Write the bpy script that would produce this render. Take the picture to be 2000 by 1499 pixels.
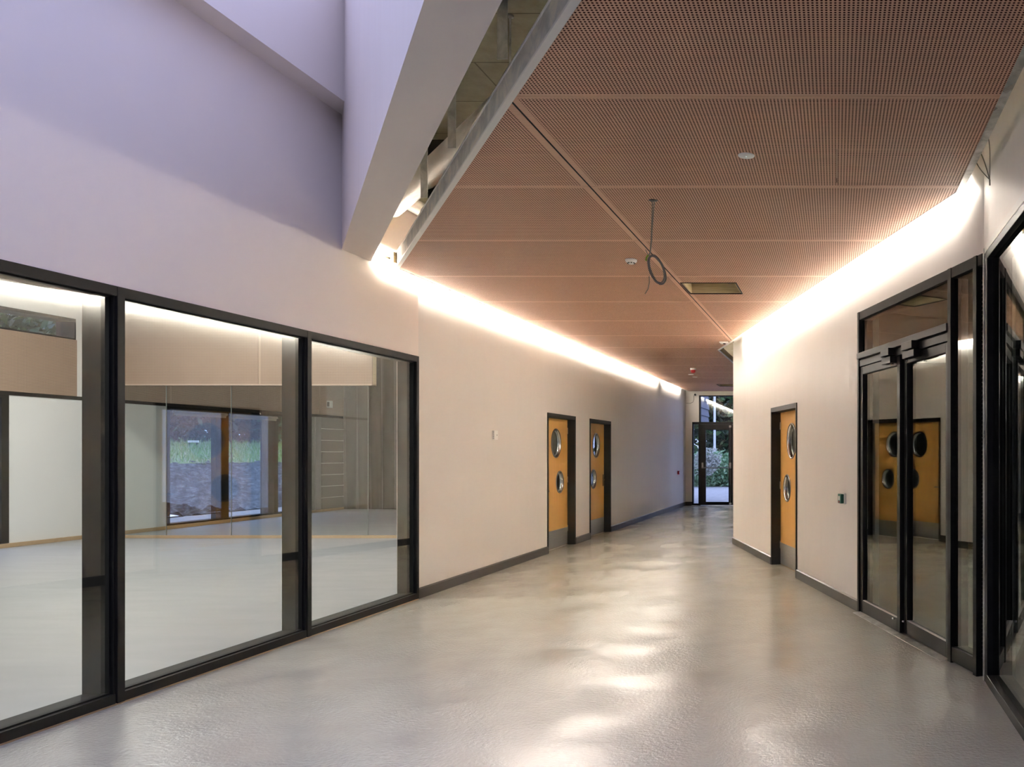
import bpy, bmesh, math, random
import numpy as np
from mathutils import Vector, Matrix

random.seed(7)
rng = np.random.default_rng(11)
scene = bpy.context.scene
col = scene.collection
for o in list(bpy.data.objects):
    bpy.data.objects.remove(o)

# ------------------------------------------------------------------ camera
cam_d = bpy.data.cameras.new('camera')
cam_d.sensor_fit = 'HORIZONTAL'
cam_d.sensor_width = 36.0
cam_d.lens = 1640.0 / 2000.0 * 36.0
cam_d.shift_x = -(1632.0 - 1000.0) / 2000.0
cam_d.shift_y = (886.0 - 749.5) / 2000.0
cam_d.clip_start = 0.05
cam_d.clip_end = 400
cam = bpy.data.objects.new('camera', cam_d)
col.objects.link(cam)
cam.location = (0, 0, 1.5)
cam.rotation_euler = (math.pi / 2, 0, 0)
scene.camera = cam

# ------------------------------------------------------------------ world, exposure
SKY = (0.47, 0.56, 1.0)
SKY_STRENGTH = 2.85
w = bpy.data.worlds.new('dusk_sky')
scene.world = w
w.use_nodes = True
wn = w.node_tree.nodes
wl = w.node_tree.links
bg = wn['Background']
bg.inputs['Color'].default_value = (*SKY, 1)
bg.inputs['Strength'].default_value = SKY_STRENGTH
vs = scene.view_settings
vs.view_transform = 'Standard'
vs.look = 'None'
vs.exposure = 0.0
vs.gamma = 1.0
vs.use_curve_mapping = False
scene.cycles.max_bounces = 8
scene.cycles.diffuse_bounces = 4
scene.cycles.glossy_bounces = 3
scene.cycles.transparent_max_bounces = 12
scene.cycles.sample_clamp_indirect = 50.0
scene.cycles.use_adaptive_sampling = True
scene.cycles.adaptive_threshold = 0.04
scene.cycles.caustics_reflective = False
scene.cycles.caustics_refractive = False

LED_COL = (1.0, 0.965, 0.895)
LED_W = 168.0        # watts per metre of cove strip
ROOM_W = 100.0


def area_light(name, loc, direction, sx, sy, watts, color, parent=None, spread=180):
    d = bpy.data.lights.new(name, 'AREA')
    d.shape = 'RECTANGLE'
    d.size, d.size_y = sx, sy
    d.energy = watts
    d.color = color
    d.spread = math.radians(spread)
    o = bpy.data.objects.new(name, d)
    col.objects.link(o)
    o.location = loc
    o.rotation_euler = direction
    o.parent = parent
    return o


# ------------------------------------------------------------------ mesh builder
class MB:
    def __init__(self):
        self.v, self.f, self.s = [], [], []

    def add(self, verts, faces, smooth=False):
        n = len(self.v)
        self.v += [tuple(p) for p in verts]
        self.f += [tuple(i + n for i in q) for q in faces]
        self.s += [smooth] * len(faces)
        return self

    def box(self, x0, x1, y0, y1, z0, z1):
        x0, x1 = min(x0, x1), max(x0, x1)
        y0, y1 = min(y0, y1), max(y0, y1)
        z0, z1 = min(z0, z1), max(z0, z1)
        v = [(x0, y0, z0), (x1, y0, z0), (x1, y1, z0), (x0, y1, z0),
             (x0, y0, z1), (x1, y0, z1), (x1, y1, z1), (x0, y1, z1)]
        f = [(0, 3, 2, 1), (4, 5, 6, 7), (0, 1, 5, 4), (1, 2, 6, 5), (2, 3, 7, 6), (3, 0, 4, 7)]
        return self.add(v, f)

    def bbox(self, x0, x1, y0, y1, z0, z1, b=0.004):
        """box with chamfered edges"""
        bm = bmesh.new()
        bmesh.ops.create_cube(bm, size=1.0)
        for q in bm.verts:
            q.co = Vector(((x0 + x1) / 2 + q.co.x * abs(x1 - x0), (y0 + y1) / 2 + q.co.y * abs(y1 - y0),
                           (z0 + z1) / 2 + q.co.z * abs(z1 - z0)))
        bmesh.ops.bevel(bm, geom=bm.edges[:], offset=b, segments=1, affect='EDGES')
        bm.verts.index_update()
        self.add([q.co[:] for q in bm.verts], [[q.index for q in p.verts] for p in bm.faces])
        bm.free()
        return self

    def prism(self, poly, z0, z1):
        """poly: list of (x, y), counter-clockwise"""
        a = sum(poly[i][0] * poly[(i + 1) % len(poly)][1] - poly[(i + 1) % len(poly)][0] * poly[i][1] for i in range(len(poly)))
        if a < 0:
            poly = poly[::-1]
        n = len(poly)
        v = [(x, y, z0) for x, y in poly] + [(x, y, z1) for x, y in poly]
        f = [tuple(range(n))[::-1], tuple(range(n, 2 * n))]
        f += [(i, (i + 1) % n, n + (i + 1) % n, n + i) for i in range(n)]
        return self.add(v, f)

    def cyl(self, p0, p1, r0, r1=None, n=14, caps=True):
        r1 = r0 if r1 is None else r1
        p0, p1 = Vector(p0), Vector(p1)
        d = (p1 - p0).normalized()
        a = d.orthogonal().normalized()
        b = d.cross(a)
        v = []
        for p, r in ((p0, r0), (p1, r1)):
            for i in range(n):
                t = 2 * math.pi * i / n
                v.append(p + r * (math.cos(t) * a + math.sin(t) * b))
        self.add(v, [(i, (i + 1) % n, n + (i + 1) % n, n + i) for i in range(n)], True)
        if caps:
            self.add(v[:n], [tuple(range(n))[::-1]])
            self.add(v[n:], [tuple(range(n))])
        return self

    def tube(self, pts, r, n=8):
        pts = [Vector(p) for p in pts]
        v = []
        a = None
        for i, p in enumerate(pts):
            d = (pts[min(i + 1, len(pts) - 1)] - pts[max(i - 1, 0)]).normalized()
            if a is None:
                a = d.orthogonal().normalized()
            a = (a - d * a.dot(d)).normalized()
            b = d.cross(a)
            for k in range(n):
                t = 2 * math.pi * k / n
                v.append(p + r * (math.cos(t) * a + math.sin(t) * b))
        f = []
        for i in range(len(pts) - 1):
            for k in range(n):
                f.append((i * n + k, i * n + (k + 1) % n, (i + 1) * n + (k + 1) % n, (i + 1) * n + k))
        self.add(v, f, True)
        self.add(v[:n], [tuple(range(n))[::-1]])
        self.add(v[-n:], [tuple(range(n))])
        return self

    def lathe(self, prof, c, axis='z', n=40, smooth=True, close=False):
        """prof: list of (radius, height) along the axis from c"""
        c = Vector(c)
        ax = {'x': (Vector((0, 1, 0)), Vector((0, 0, 1)), Vector((1, 0, 0))),
              'y': (Vector((0, 0, 1)), Vector((1, 0, 0)), Vector((0, 1, 0))),
              'z': (Vector((1, 0, 0)), Vector((0, 1, 0)), Vector((0, 0, 1)))}[axis]
        v = []
        for r, h in prof:
            for i in range(n):
                t = 2 * math.pi * i / n
                v.append(c + r * math.cos(t) * ax[0] + r * math.sin(t) * ax[1] + h * ax[2])
        m = len(prof)
        f = []
        for j in range(m if close else m - 1):
            k = (j + 1) % m
            for i in range(n):
                f.append((j * n + i, j * n + (i + 1) % n, k * n + (i + 1) % n, k * n + i))
        self.add(v, f, smooth)
        if not close:
            if prof[0][0] > 1e-6:
                self.add(v[:n], [tuple(range(n))[::-1]])
            if prof[-1][0] > 1e-6:
                self.add(v[-n:], [tuple(range(n))])
        return self

    def build(self, name, mat=None, parent=None, loc=None, rotz=0.0):
        me = bpy.data.meshes.new(name)
        me.from_pydata(self.v, [], self.f)
        me.polygons.foreach_set('use_smooth', self.s)
        if mat is not None:
            me.materials.append(mat)
        me.update()
        o = bpy.data.objects.new(name, me)
        col.objects.link(o)
        if loc is not None:
            o.location = loc
        o.rotation_euler.z = rotz
        o.parent = parent
        return o


def tag(o, label=None, cat=None, group=None, kind=None):
    if label:
        o['label'] = label
    if cat:
        o['category'] = cat
    if group:
        o['group'] = group
    if kind:
        o['kind'] = kind
    return o


def empty(name, loc=(0, 0, 0), rotz=0.0, **k):
    o = bpy.data.objects.new(name, None)
    o.empty_display_size = 0.1
    col.objects.link(o)
    o.location = loc
    o.rotation_euler.z = rotz
    return tag(o, **k)


def copy_tree(o, parent=None):
    c = o.copy()
    col.objects.link(c)
    c.parent = parent
    for ch in [x for x in bpy.data.objects if x.parent == o]:
        copy_tree(ch, c)
    return c


def struct(name, mb, mat, label, cat, parent=None, loc=None, rotz=0.0):
    o = mb.build(name, mat, parent, loc, rotz)
    return tag(o, label, cat, kind='structure')


def clip(poly, a, b):
    """keep the part of poly on the left of the line a->b"""
    out = []
    n = len(poly)
    side = lambda p: (b[0] - a[0]) * (p[1] - a[1]) - (b[1] - a[1]) * (p[0] - a[0])
    for i in range(n):
        p, q = poly[i], poly[(i + 1) % n]
        sp, sq = side(p), side(q)
        if sp >= 0:
            out.append(p)
        if sp * sq < 0:
            t = sp / (sp - sq)
            out.append((p[0] + t * (q[0] - p[0]), p[1] + t * (q[1] - p[1])))
    return out


def clip_convex(poly, region):
    for i in range(len(region)):
        if len(poly) < 3:
            return []
        poly = clip(poly, region[i], region[(i + 1) % len(region)])
    return poly if len(poly) >= 3 else []


def wall_mesh(x0, x1, z0, z1, th, holes, y=0.0):
    """wall in a local frame: x along it, y into it, with rectangular openings (xa, xb, za, zb)"""
    xs = sorted({x0, x1, *[h[0] for h in holes], *[h[1] for h in holes]})
    zs = sorted({z0, z1, *[h[2] for h in holes], *[h[3] for h in holes]})
    xs = [x for x in xs if x0 <= x <= x1]
    zs = [z for z in zs if z0 <= z <= z1]
    nx, nz = len(xs) - 1, len(zs) - 1

    def solid(i, k):
        if not (0 <= i < nx and 0 <= k < nz):
            return False
        cx, cz = (xs[i] + xs[i + 1]) / 2, (zs[k] + zs[k + 1]) / 2
        return not any(h[0] < cx < h[1] and h[2] < cz < h[3] for h in holes)
    m = MB()
    ya, yb = y, y + th
    for i in range(nx):
        for k in range(nz):
            if not solid(i, k):
                continue
            a, b, c, d = xs[i], xs[i + 1], zs[k], zs[k + 1]
            m.add([(a, ya, c), (b, ya, c), (b, ya, d), (a, ya, d)], [(0, 1, 2, 3)])
            m.add([(a, yb, c), (b, yb, c), (b, yb, d), (a, yb, d)], [(3, 2, 1, 0)])
            if not solid(i - 1, k):
                m.add([(a, ya, c), (a, ya, d), (a, yb, d), (a, yb, c)], [(0, 1, 2, 3)])
            if not solid(i + 1, k):
                m.add([(b, ya, c), (b, yb, c), (b, yb, d), (b, ya, d)], [(0, 1, 2, 3)])
            if not solid(i, k - 1):
                m.add([(a, ya, c), (a, yb, c), (b, yb, c), (b, ya, c)], [(0, 1, 2, 3)])
            if not solid(i, k + 1):
                m.add([(a, ya, d), (b, ya, d), (b, yb, d), (a, yb, d)], [(0, 1, 2, 3)])
    return m


def plate(outer, circles, y0, y1, n=48):
    """plate in the local xz plane with round holes, from y0 (front) to y1"""
    bm = bmesh.new()
    edges = []
    loops = []
    vs_ = [bm.verts.new((x, y0, z)) for x, z in outer]
    loops.append(vs_)
    for (cx, cz, r) in circles:
        loops.append([bm.verts.new((cx + r * math.cos(2 * math.pi * i / n), y0, cz + r * math.sin(2 * math.pi * i / n))) for i in range(n)])
    for lp in loops:
        edges += [bm.edges.new((lp[i], lp[(i + 1) % len(lp)])) for i in range(len(lp))]
    bmesh.ops.triangle_fill(bm, edges=edges, use_beauty=True)
    faces = bm.faces[:]
    r = bmesh.ops.extrude_face_region(bm, geom=faces)
    for q in [g for g in r['geom'] if isinstance(g, bmesh.types.BMVert)]:
        q.co.y = y1
    bmesh.ops.recalc_face_normals(bm, faces=bm.faces[:])
    bm.verts.index_update()
    m = MB()
    m.add([q.co[:] for q in bm.verts], [[q.index for q in p.verts] for p in bm.faces])
    bm.free()
    return m


# ------------------------------------------------------------------ materials
MATS = {}


def new_mat(name):
    m = bpy.data.materials.new(name)
    m.use_nodes = True
    MATS[name] = m
    return m, m.node_tree.nodes, m.node_tree.links


def principled(name, color, rough=0.5, metal=0.0, spec=0.5, coat=0.0, coat_rough=0.1):
    m, n, l = new_mat(name)
    b = n['Principled BSDF']
    b.inputs['Base Color'].default_value = (*color, 1)
    b.inputs['Roughness'].default_value = rough
    b.inputs['Metallic'].default_value = metal
    b.inputs['Specular IOR Level'].default_value = spec
    b.inputs['Coat Weight'].default_value = coat
    b.inputs['Coat Roughness'].default_value = coat_rough
    return m, n, l, b


def node(n, t, **k):
    q = n.new(t)
    for a, v in k.items():
        setattr(q, a, v)
    return q


def coords(n, l, scale=(1, 1, 1), kind='Object'):
    tc = node(n, 'ShaderNodeTexCoord')
    mp = node(n, 'ShaderNodeMapping')
    mp.inputs['Scale'].default_value = scale
    l.new(tc.outputs[kind], mp.inputs['Vector'])
    return mp.outputs['Vector']


def noise(n, l, vec, scale, detail=3, rough=0.5, dist=0.0):
    q = node(n, 'ShaderNodeTexNoise')
    q.inputs['Scale'].default_value = scale
    q.inputs['Detail'].default_value = detail
    q.inputs['Roughness'].default_value = rough
    q.inputs['Distortion'].default_value = dist
    if vec is not None:
        l.new(vec, q.inputs['Vector'])
    return q.outputs['Fac']


def ramp(n, l, fac, stops):
    q = node(n, 'ShaderNodeValToRGB')
    e = q.color_ramp.elements
    while len(e) < len(stops):
        e.new(0.5)
    for i, (p, c) in enumerate(stops):
        e[i].position = p
        e[i].color = (*c, 1) if len(c) == 3 else c
    l.new(fac, q.inputs['Fac'])
    return q.outputs['Color']


def mrange(n, l, v, a, b, c, d):
    q = node(n, 'ShaderNodeMapRange')
    l.new(v, q.inputs['Value'])
    for k, x in zip(('From Min', 'From Max', 'To Min', 'To Max'), (a, b, c, d)):
        q.inputs[k].default_value = x
    return q.outputs['Result']


def bump(n, l, h, strength, dist, prev=None):
    q = node(n, 'ShaderNodeBump')
    q.inputs['Strength'].default_value = strength
    q.inputs['Distance'].default_value = dist
    l.new(h, q.inputs['Height'])
    if prev is not None:
        l.new(prev, q.inputs['Normal'])
    return q.outputs['Normal']


def math_(n, l, op, a, b=None):
    q = node(n, 'ShaderNodeMath', operation=op)
    for i, x in enumerate((a, b)):
        if x is None:
            continue
        if isinstance(x, (int, float)):
            q.inputs[i].default_value = x
        else:
            l.new(x, q.inputs[i])
    return q.outputs[0]


def paint(name, color, rough=0.42, spec=0.35):
    m, n, l, b = principled(name, color, rough, spec=spec)
    v = coords(n, l, (1, 1, 1))
    c = noise(n, l, v, 0.9, 3)
    q = ramp(n, l, c, [(0.3, tuple(x * 0.97 for x in color)), (0.7, color)])
    l.new(q, b.inputs['Base Color'])
    vz = coords(n, l, (9, 9, 1.1))
    r = noise(n, l, vz, 1.0, 3)
    l.new(mrange(n, l, r, 0.3, 0.7, rough - 0.06, rough + 0.08), b.inputs['Roughness'])
    n2 = bump(n, l, r, 0.10, 0.012)
    l.new(n2, b.inputs['Normal'])
    return m


WALL = paint('wall_paint', (0.76, 0.715, 0.67))
VOIDP = paint('warm_lit_void_paint', (0.86, 0.77, 0.71), rough=0.5)  # warm tint in the paint stands in for warm light in the lightwell
CREAM = paint('cream_paint', (0.86, 0.865, 0.84), rough=0.55)
DARKROOM = paint('lobby_gloom_paint', (0.10, 0.095, 0.09), rough=0.7)  # dark colour stands in for the lobby having no light

# floor resin
m, n, l, b = principled('grey_resin', (0.4, 0.38, 0.33), 0.2, spec=0.3)
v = coords(n, l, (1, 1, 1))
big = noise(n, l, v, 0.55, 4, 0.6)
mid = noise(n, l, v, 3.0, 5, 0.65, 0.6)
cmix = math_(n, l, 'ADD', math_(n, l, 'MULTIPLY', big, 0.6), math_(n, l, 'MULTIPLY', mid, 0.4))
l.new(ramp(n, l, cmix, [(0.35, (0.45, 0.43, 0.36)), (0.65, (0.52, 0.50, 0.425))]), b.inputs['Base Color'])
vs_ = coords(n, l, (1.6, 0.8, 1))
patch = noise(n, l, vs_, 1.6, 3, 0.5)
l.new(mrange(n, l, patch, 0.35, 0.65, 0.09, 0.18), b.inputs['Roughness'])
fine = noise(n, l, v, 42, 3, 0.6)
wav = noise(n, l, v, 7, 2, 0.5)
amp = mrange(n, l, noise(n, l, v, 1.3, 2), 0.4, 0.62, 0.3, 1.0)
n1 = bump(n, l, math_(n, l, 'MULTIPLY', fine, amp), 1.0, 0.0060)
n2 = bump(n, l, wav, 0.30, 0.004, n1)
l.new(n2, b.inputs['Normal'])
FLOOR = m

# room floor
m, n, l, b = principled('pale_screed', (0.6, 0.59, 0.55), 0.28, spec=0.4)
v = coords(n, l, (0.5, 1.6, 1))
l.new(ramp(n, l, noise(n, l, v, 2.0, 6, 0.6, 0.5), [(0.25, (0.365, 0.37, 0.37)), (0.75, (0.425, 0.43, 0.43))]), b.inputs['Base Color'])
l.new(mrange(n, l, noise(n, l, v, 3.0, 4), 0.3, 0.7, 0.36, 0.42), b.inputs['Roughness'])
FLOOR2 = m


def perforated(name, base, hole, pitch, rad, margin, sx, sy, axes=(0, 1), grain=True):
    """timber veneer with a square grid of small punched holes, plain margins along the panel edges"""
    m, n, l, b = principled(name, base, 0.5, spec=0.3)
    tc = node(n, 'ShaderNodeTexCoord')
    sp = node(n, 'ShaderNodeSeparateXYZ')
    l.new(tc.outputs['Object'], sp.inputs[0])
    u, vv = sp.outputs[axes[0]], sp.outputs[axes[1]]

    def cell(x):
        return math_(n, l, 'SUBTRACT', math_(n, l, 'FRACT', math_(n, l, 'DIVIDE', x, pitch)), 0.5)
    cu, cv = cell(u), cell(vv)
    d = math_(n, l, 'SQRT', math_(n, l, 'ADD', math_(n, l, 'MULTIPLY', cu, cu), math_(n, l, 'MULTIPLY', cv, cv)))
    k = math_(n, l, 'LESS_THAN', d, rad / pitch)
    for x, s, mg in ((u, sx, margin), (vv, sy, margin * 0.62)):
        k = math_(n, l, 'MULTIPLY', k, math_(n, l, 'GREATER_THAN', x, mg))
        k = math_(n, l, 'MULTIPLY', k, math_(n, l, 'LESS_THAN', x, s - mg))
    gv = coords(n, l, (1.2, 22, 1) if axes == (0, 1) else (1.2, 1, 22))
    g = noise(n, l, gv, 3.0, 4, 0.6)
    face = ramp(n, l, g, [(0.3, tuple(c * 0.90 for c in base)), (0.7, tuple(min(1, c * 1.07) for c in base))])
    mx = node(n, 'ShaderNodeMix', data_type='RGBA')
    l.new(k, mx.inputs[0])
    l.new(face, mx.inputs[6])
    mx.inputs[7].default_value = (*hole, 1)
    l.new(mx.outputs[2], b.inputs['Base Color'])
    l.new(mrange(n, l, k, 0, 1, 0.3, 0.0), b.inputs['Specular IOR Level'])
    return m


CELL_X, CELL_Y = 2.55, 1.41
PERF = perforated('perforated_veneer', (0.66, 0.385, 0.262), (0.034, 0.010, 0.007), 0.018, 0.0053, 0.045, CELL_X, CELL_Y)
PERFV = perforated('perforated_veneer_wall', (0.47, 0.34, 0.25), (0.14, 0.085, 0.06), 0.022, 0.0065, 0.04, 99, 99, axes=(0, 2))

BLACK = principled('black_powder_coat', (0.010, 0.0095, 0.009), 0.5, spec=0.12)[0]
BLACK2 = principled('black_satin_paint', (0.012, 0.0105, 0.009), 0.5, spec=0.25)[0]
GASKET = principled('black_rubber', (0.006, 0.006, 0.006), 0.6, spec=0.2)[0]
SKIRT = principled('grey_skirting_paint', (0.034, 0.029, 0.026), 0.4, spec=0.4)[0]
CHROME = principled('brushed_steel', (0.62, 0.61, 0.59), 0.22, metal=1.0)[0]
STEELRIM = principled('dark_steel_rim', (0.16, 0.16, 0.165), 0.35, metal=0.7)[0]
WHITEP = principled('white_plastic', (0.86, 0.85, 0.81), 0.4)[0]
GREYP = principled('grey_plastic', (0.50, 0.49, 0.46), 0.5)[0]
DARKP = principled('dark_plastic', (0.03, 0.03, 0.03), 0.5)[0]
REDP = principled('red_plastic', (0.55, 0.02, 0.02), 0.35)[0]
GREENP = principled('green_plastic', (0.015, 0.10, 0.065), 0.4)[0]
CABLE = principled('grey_cable', (0.22, 0.21, 0.18), 0.55)[0]
EARTH = principled('green_yellow_sleeve', (0.22, 0.42, 0.04), 0.5)[0]
TRIMW = principled('white_edge_trim', (0.75, 0.73, 0.69), 0.4)[0]
OAK = principled('oak_rail', (0.50, 0.35, 0.20), 0.45)[0]
BLIND = principled('blind_fabric', (0.36, 0.33, 0.30), 0.8)[0]

# galvanised metal
m, n, l, b = principled('galvanised_steel', (0.5, 0.5, 0.48), 0.4, metal=0.85)
v = coords(n, l, (1, 1, 1))
l.new(ramp(n, l, noise(n, l, v, 7, 5, 0.65, 0.8), [(0.35, (0.34, 0.34, 0.32)), (0.65, (0.60, 0.60, 0.57))]), b.inputs['Base Color'])
l.new(mrange(n, l, noise(n, l, v, 4, 3), 0.3, 0.7, 0.25, 0.55), b.inputs['Roughness'])
GALV = m
# unfinished plasterboard edge with smears of filler
m, n, l, b = principled('smeared_plaster_edge', (0.5, 0.5, 0.48), 0.75)
v = coords(n, l, (1, 1, 1))
l.new(ramp(n, l, noise(n, l, v, 4.5, 5, 0.6, 1.2), [(0.38, (0.46, 0.46, 0.44)), (0.5, (0.56, 0.555, 0.53)), (0.62, (0.70, 0.66, 0.58))]), b.inputs['Base Color'])
PLASTER_EDGE = m
# foil lagging
m, n, l, b = principled('foil_lagging', (0.80, 0.78, 0.73), 0.38, metal=0.25)
v = coords(n, l, (1, 1, 1))
l.new(bump(n, l, noise(n, l, v, 45, 4, 0.6), 0.35, 0.01), b.inputs['Normal'])
FOIL = m
# concrete soffit
m, n, l, b = principled('board_marked_concrete', (0.36, 0.33, 0.25), 0.85, spec=0.2)
v = coords(n, l, (1, 1, 1))
br = node(n, 'ShaderNodeTexBrick')
br.inputs['Scale'].default_value = 1.0
br.inputs['Brick Width'].default_value = 2.4
br.inputs['Row Height'].default_value = 0.62
br.inputs['Mortar Size'].default_value = 0.006
br.inputs['Color1'].default_value = (0.35, 0.32, 0.24, 1)
br.inputs['Color2'].default_value = (0.31, 0.285, 0.215, 1)
br.inputs['Mortar'].default_value = (0.16, 0.14, 0.10, 1)
l.new(v, br.inputs['Vector'])
mx = node(n, 'ShaderNodeMix', data_type='RGBA', blend_type='MULTIPLY')
mx.inputs[0].default_value = 0.8
l.new(br.outputs['Color'], mx.inputs[6])
l.new(ramp(n, l, noise(n, l, v, 5, 6, 0.65), [(0.3, (0.6, 0.58, 0.52)), (0.7, (1, 1, 1))]), mx.inputs[7])
l.new(mx.outputs[2], b.inputs['Base Color'])
CONCRETE = m
# amber door laminate
m, n, l, b = principled('amber_door_laminate', (0.62, 0.33, 0.09), 0.4, spec=0.4)
v = coords(n, l, (14, 14, 0.7))
l.new(ramp(n, l, noise(n, l, v, 2.0, 4, 0.6), [(0.3, (0.58, 0.30, 0.075)), (0.7, (0.64, 0.345, 0.10))]), b.inputs['Base Color'])
AMBER = m
# kick plate
m, n, l, b = principled('brushed_kick_plate', (0.50, 0.49, 0.48), 0.42, metal=0.9)
v = coords(n, l, (2, 2, 60))
l.new(mrange(n, l, noise(n, l, v, 3, 3), 0.3, 0.7, 0.3, 0.5), b.inputs['Roughness'])
KICK = m


def glass_mat(name, tint, ior=1.5):
    """thin pane: fresnel reflection over a clear, slightly tinted sheet"""
    m, n, l = new_mat(name)
    n.remove(n['Principled BSDF'])
    out = n['Material Output']
    geo = node(n, 'ShaderNodeNewGeometry')
    fr = node(n, 'ShaderNodeFresnel')
    l.new(mrange(n, l, geo.outputs['Backfacing'], 0, 1, ior, 1.0 / ior), fr.inputs['IOR'])
    tr = node(n, 'ShaderNodeBsdfTransparent')
    tr.inputs['Color'].default_value = (*tint, 1)
    gl = node(n, 'ShaderNodeBsdfGlossy')
    gl.inputs['Roughness'].default_value = 0.0
    gl.inputs['Color'].default_value = (0.98, 1.0, 0.99, 1)
    mx = node(n, 'ShaderNodeMixShader')
    l.new(fr.outputs[0], mx.inputs[0])
    l.new(tr.outputs[0], mx.inputs[1])
    l.new(gl.outputs[0], mx.inputs[2])
    l.new(mx.outputs[0], out.inputs['Surface'])
    return m


GLASS = glass_mat('clear_glass', (0.965, 0.985, 0.97))
GLASSD = glass_mat('door_glass', (0.80, 0.85, 0.82), 1.85)

# ------------------------------------------------------------------ plan constants
ZC = 3.27           # underside of the perforated ceiling
ZS = 4.1            # concrete soffit above it
XL = -4.305         # left wall
XR = 0.985          # near right glazed wall
RO = Vector((XR, 5.57))                       # corner between near right wall and angled right wall
RDIR = Vector((-0.3052, 0.9523))              # along the angled wall, away from the camera
RANG = math.atan2(-0.9523, 0.3052)            # local x runs back towards the camera
YE = 24.1           # end wall
LA = math.pi / 2    # left wall frame: local x = +Y, local y = -X


def rp(s, off=0.0, z=0.0):
    """point on the angled wall, s metres from its near corner, off metres into the corridor"""
    p = RO + RDIR * s + Vector((-0.9523, -0.3052)) * off
    return (p.x, p.y, z)


# ------------------------------------------------------------------ floors and slabs
fl = MB()
fl.add([(XL - 0.1, -3.6, 0), (6, -3.6, 0), (6, YE, 0), (XL - 0.1, YE, 0)], [(0, 1, 2, 3)])
struct('floor', fl, FLOOR, 'glossy grey resin floor running down the corridor', 'floor')
fl = MB()
fl.add([(-13.25, -3.6, 0), (XL - 0.1, -3.6, 0), (XL - 0.1, 22.6, 0), (-13.25, 22.6, 0)], [(0, 1, 2, 3)])
struct('floor_inner', fl, FLOOR2, 'pale screed floor of the room behind the left glazing', 'floor')

# lightwell geometry: edges A and B of the white beam, edge C of the ceiling, all parallel
SL = 1.496


def edge(x0, y0, y):
    return x0 - (y - y0) / SL


A0 = (-1.605, 3.276)
B0 = (-1.300, 3.276)
C0 = (-0.993, 3.276)
yA = A0[1] + (A0[0] - (XL - 0.05)) * SL
yB = B0[1] + (B0[0] - (XL - 0.05)) * SL
mb = MB()
mb.prism([(XL - 0.05, yA), (XL - 0.05, yB), (edge(*B0, -0.2), -0.2), (edge(*A0, -0.2), -0.2)], ZC, 5.5)
struct('wall_void', mb, VOIDP, 'white diagonal upstand beam of the lightwell with grey underside', 'beam')

mb = MB()
bq = edge(*B0, -0.2)
mb.prism([(XL - 0.2, yB + 0.02), (XL - 0.2, YE + 0.3), (6, YE + 0.3), (6, -0.2), (bq + 0.02, -0.2)], ZS, ZS + 0.3)
struct('ceiling_slab', mb, CONCRETE, 'board-marked concrete soffit seen through the gap beside the lightwell', 'ceiling')

# void enclosure: upper left wall that steps out, roof with an opening
mb = MB()
mb.box(-4.6, -4.1, -3.6, yA + 0.3, 4.44, 5.5)
struct('wall_upper_left', mb, VOIDP, 'upper lightwell wall stepping out above the left wall', 'wall')
mb = MB()
for q in ((-4.6, 6.2, -3.6, -2.9), (-4.6, 6.2, 7.0, 8.6), (-4.6, -4.1, -2.9, 7.0), (0.9, 6.2, -2.9, 7.0)):
    mb.box(q[0], q[1], q[2], q[3], 5.5, 5.75)
struct('ceiling_void', mb, VOIDP, 'white roof around the rooflight opening above the lightwell', 'ceiling')
mb = MB()
mb.box(-13.6, 6.2, -3.9, -3.6, 0, 5.75)
struct('wall_rear', mb, VOIDP, 'plain wall closing the corridor at the near end', 'wall')

# ------------------------------------------------------------------ left wall with its doors, fascia above the glazing
D1 = (12.53, 13.88)
D2 = (14.69, 16.06)
DH = 2.11
w1 = wall_mesh(8.62, YE + 0.3, 0, ZS + 0.02, 0.2, [(D1[0], D1[1], -1, DH), (D2[0], D2[1], -1, DH)])
wl_o = struct('wall_left', w1, WALL, 'off-white left corridor wall with two amber doors', 'wall', loc=(XL, 0, 0), rotz=LA)
GH = 2.495
w2 = wall_mesh(-3.6, 8.62, 0, 4.44, 0.2, [(-0.4, 8.62, -1, GH)])
struct('wall_left_glazed', w2, VOIDP, 'white wall above the black framed glazing on the left', 'wall', loc=(XL + 0.022, 0, 0), rotz=LA)

# skirting
def skirting(name, x0, x1, loc, rot, label):
    q = MB()
    q.add([(x0, -0.017, 0), (x1, -0.017, 0), (x1, 0, 0), (x0, 0, 0),
           (x0, -0.017, 0.098), (x1, -0.017, 0.098), (x1, 0, 0.11), (x0, 0, 0.11)],
          [(0, 3, 2, 1), (4, 5, 6, 7), (0, 1, 5, 4), (1, 2, 6, 5), (2, 3, 7, 6), (3, 0, 4, 7)])
    return struct(name, q, SKIRT, label, 'skirting board', loc=loc, rotz=rot)


skirting('baseboard_left', 8.63, D1[0], (XL, 0, 0), LA, 'dark grey skirting from the glazing to the nearer left door')
skirting('baseboard_left.001', D1[1], D2[0], (XL, 0, 0), LA, 'short dark grey skirting between the two left doors')
skirting('baseboard_left.002', D2[1], YE, (XL, 0, 0), LA, 'dark grey skirting from the farther left door to the exit')

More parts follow.
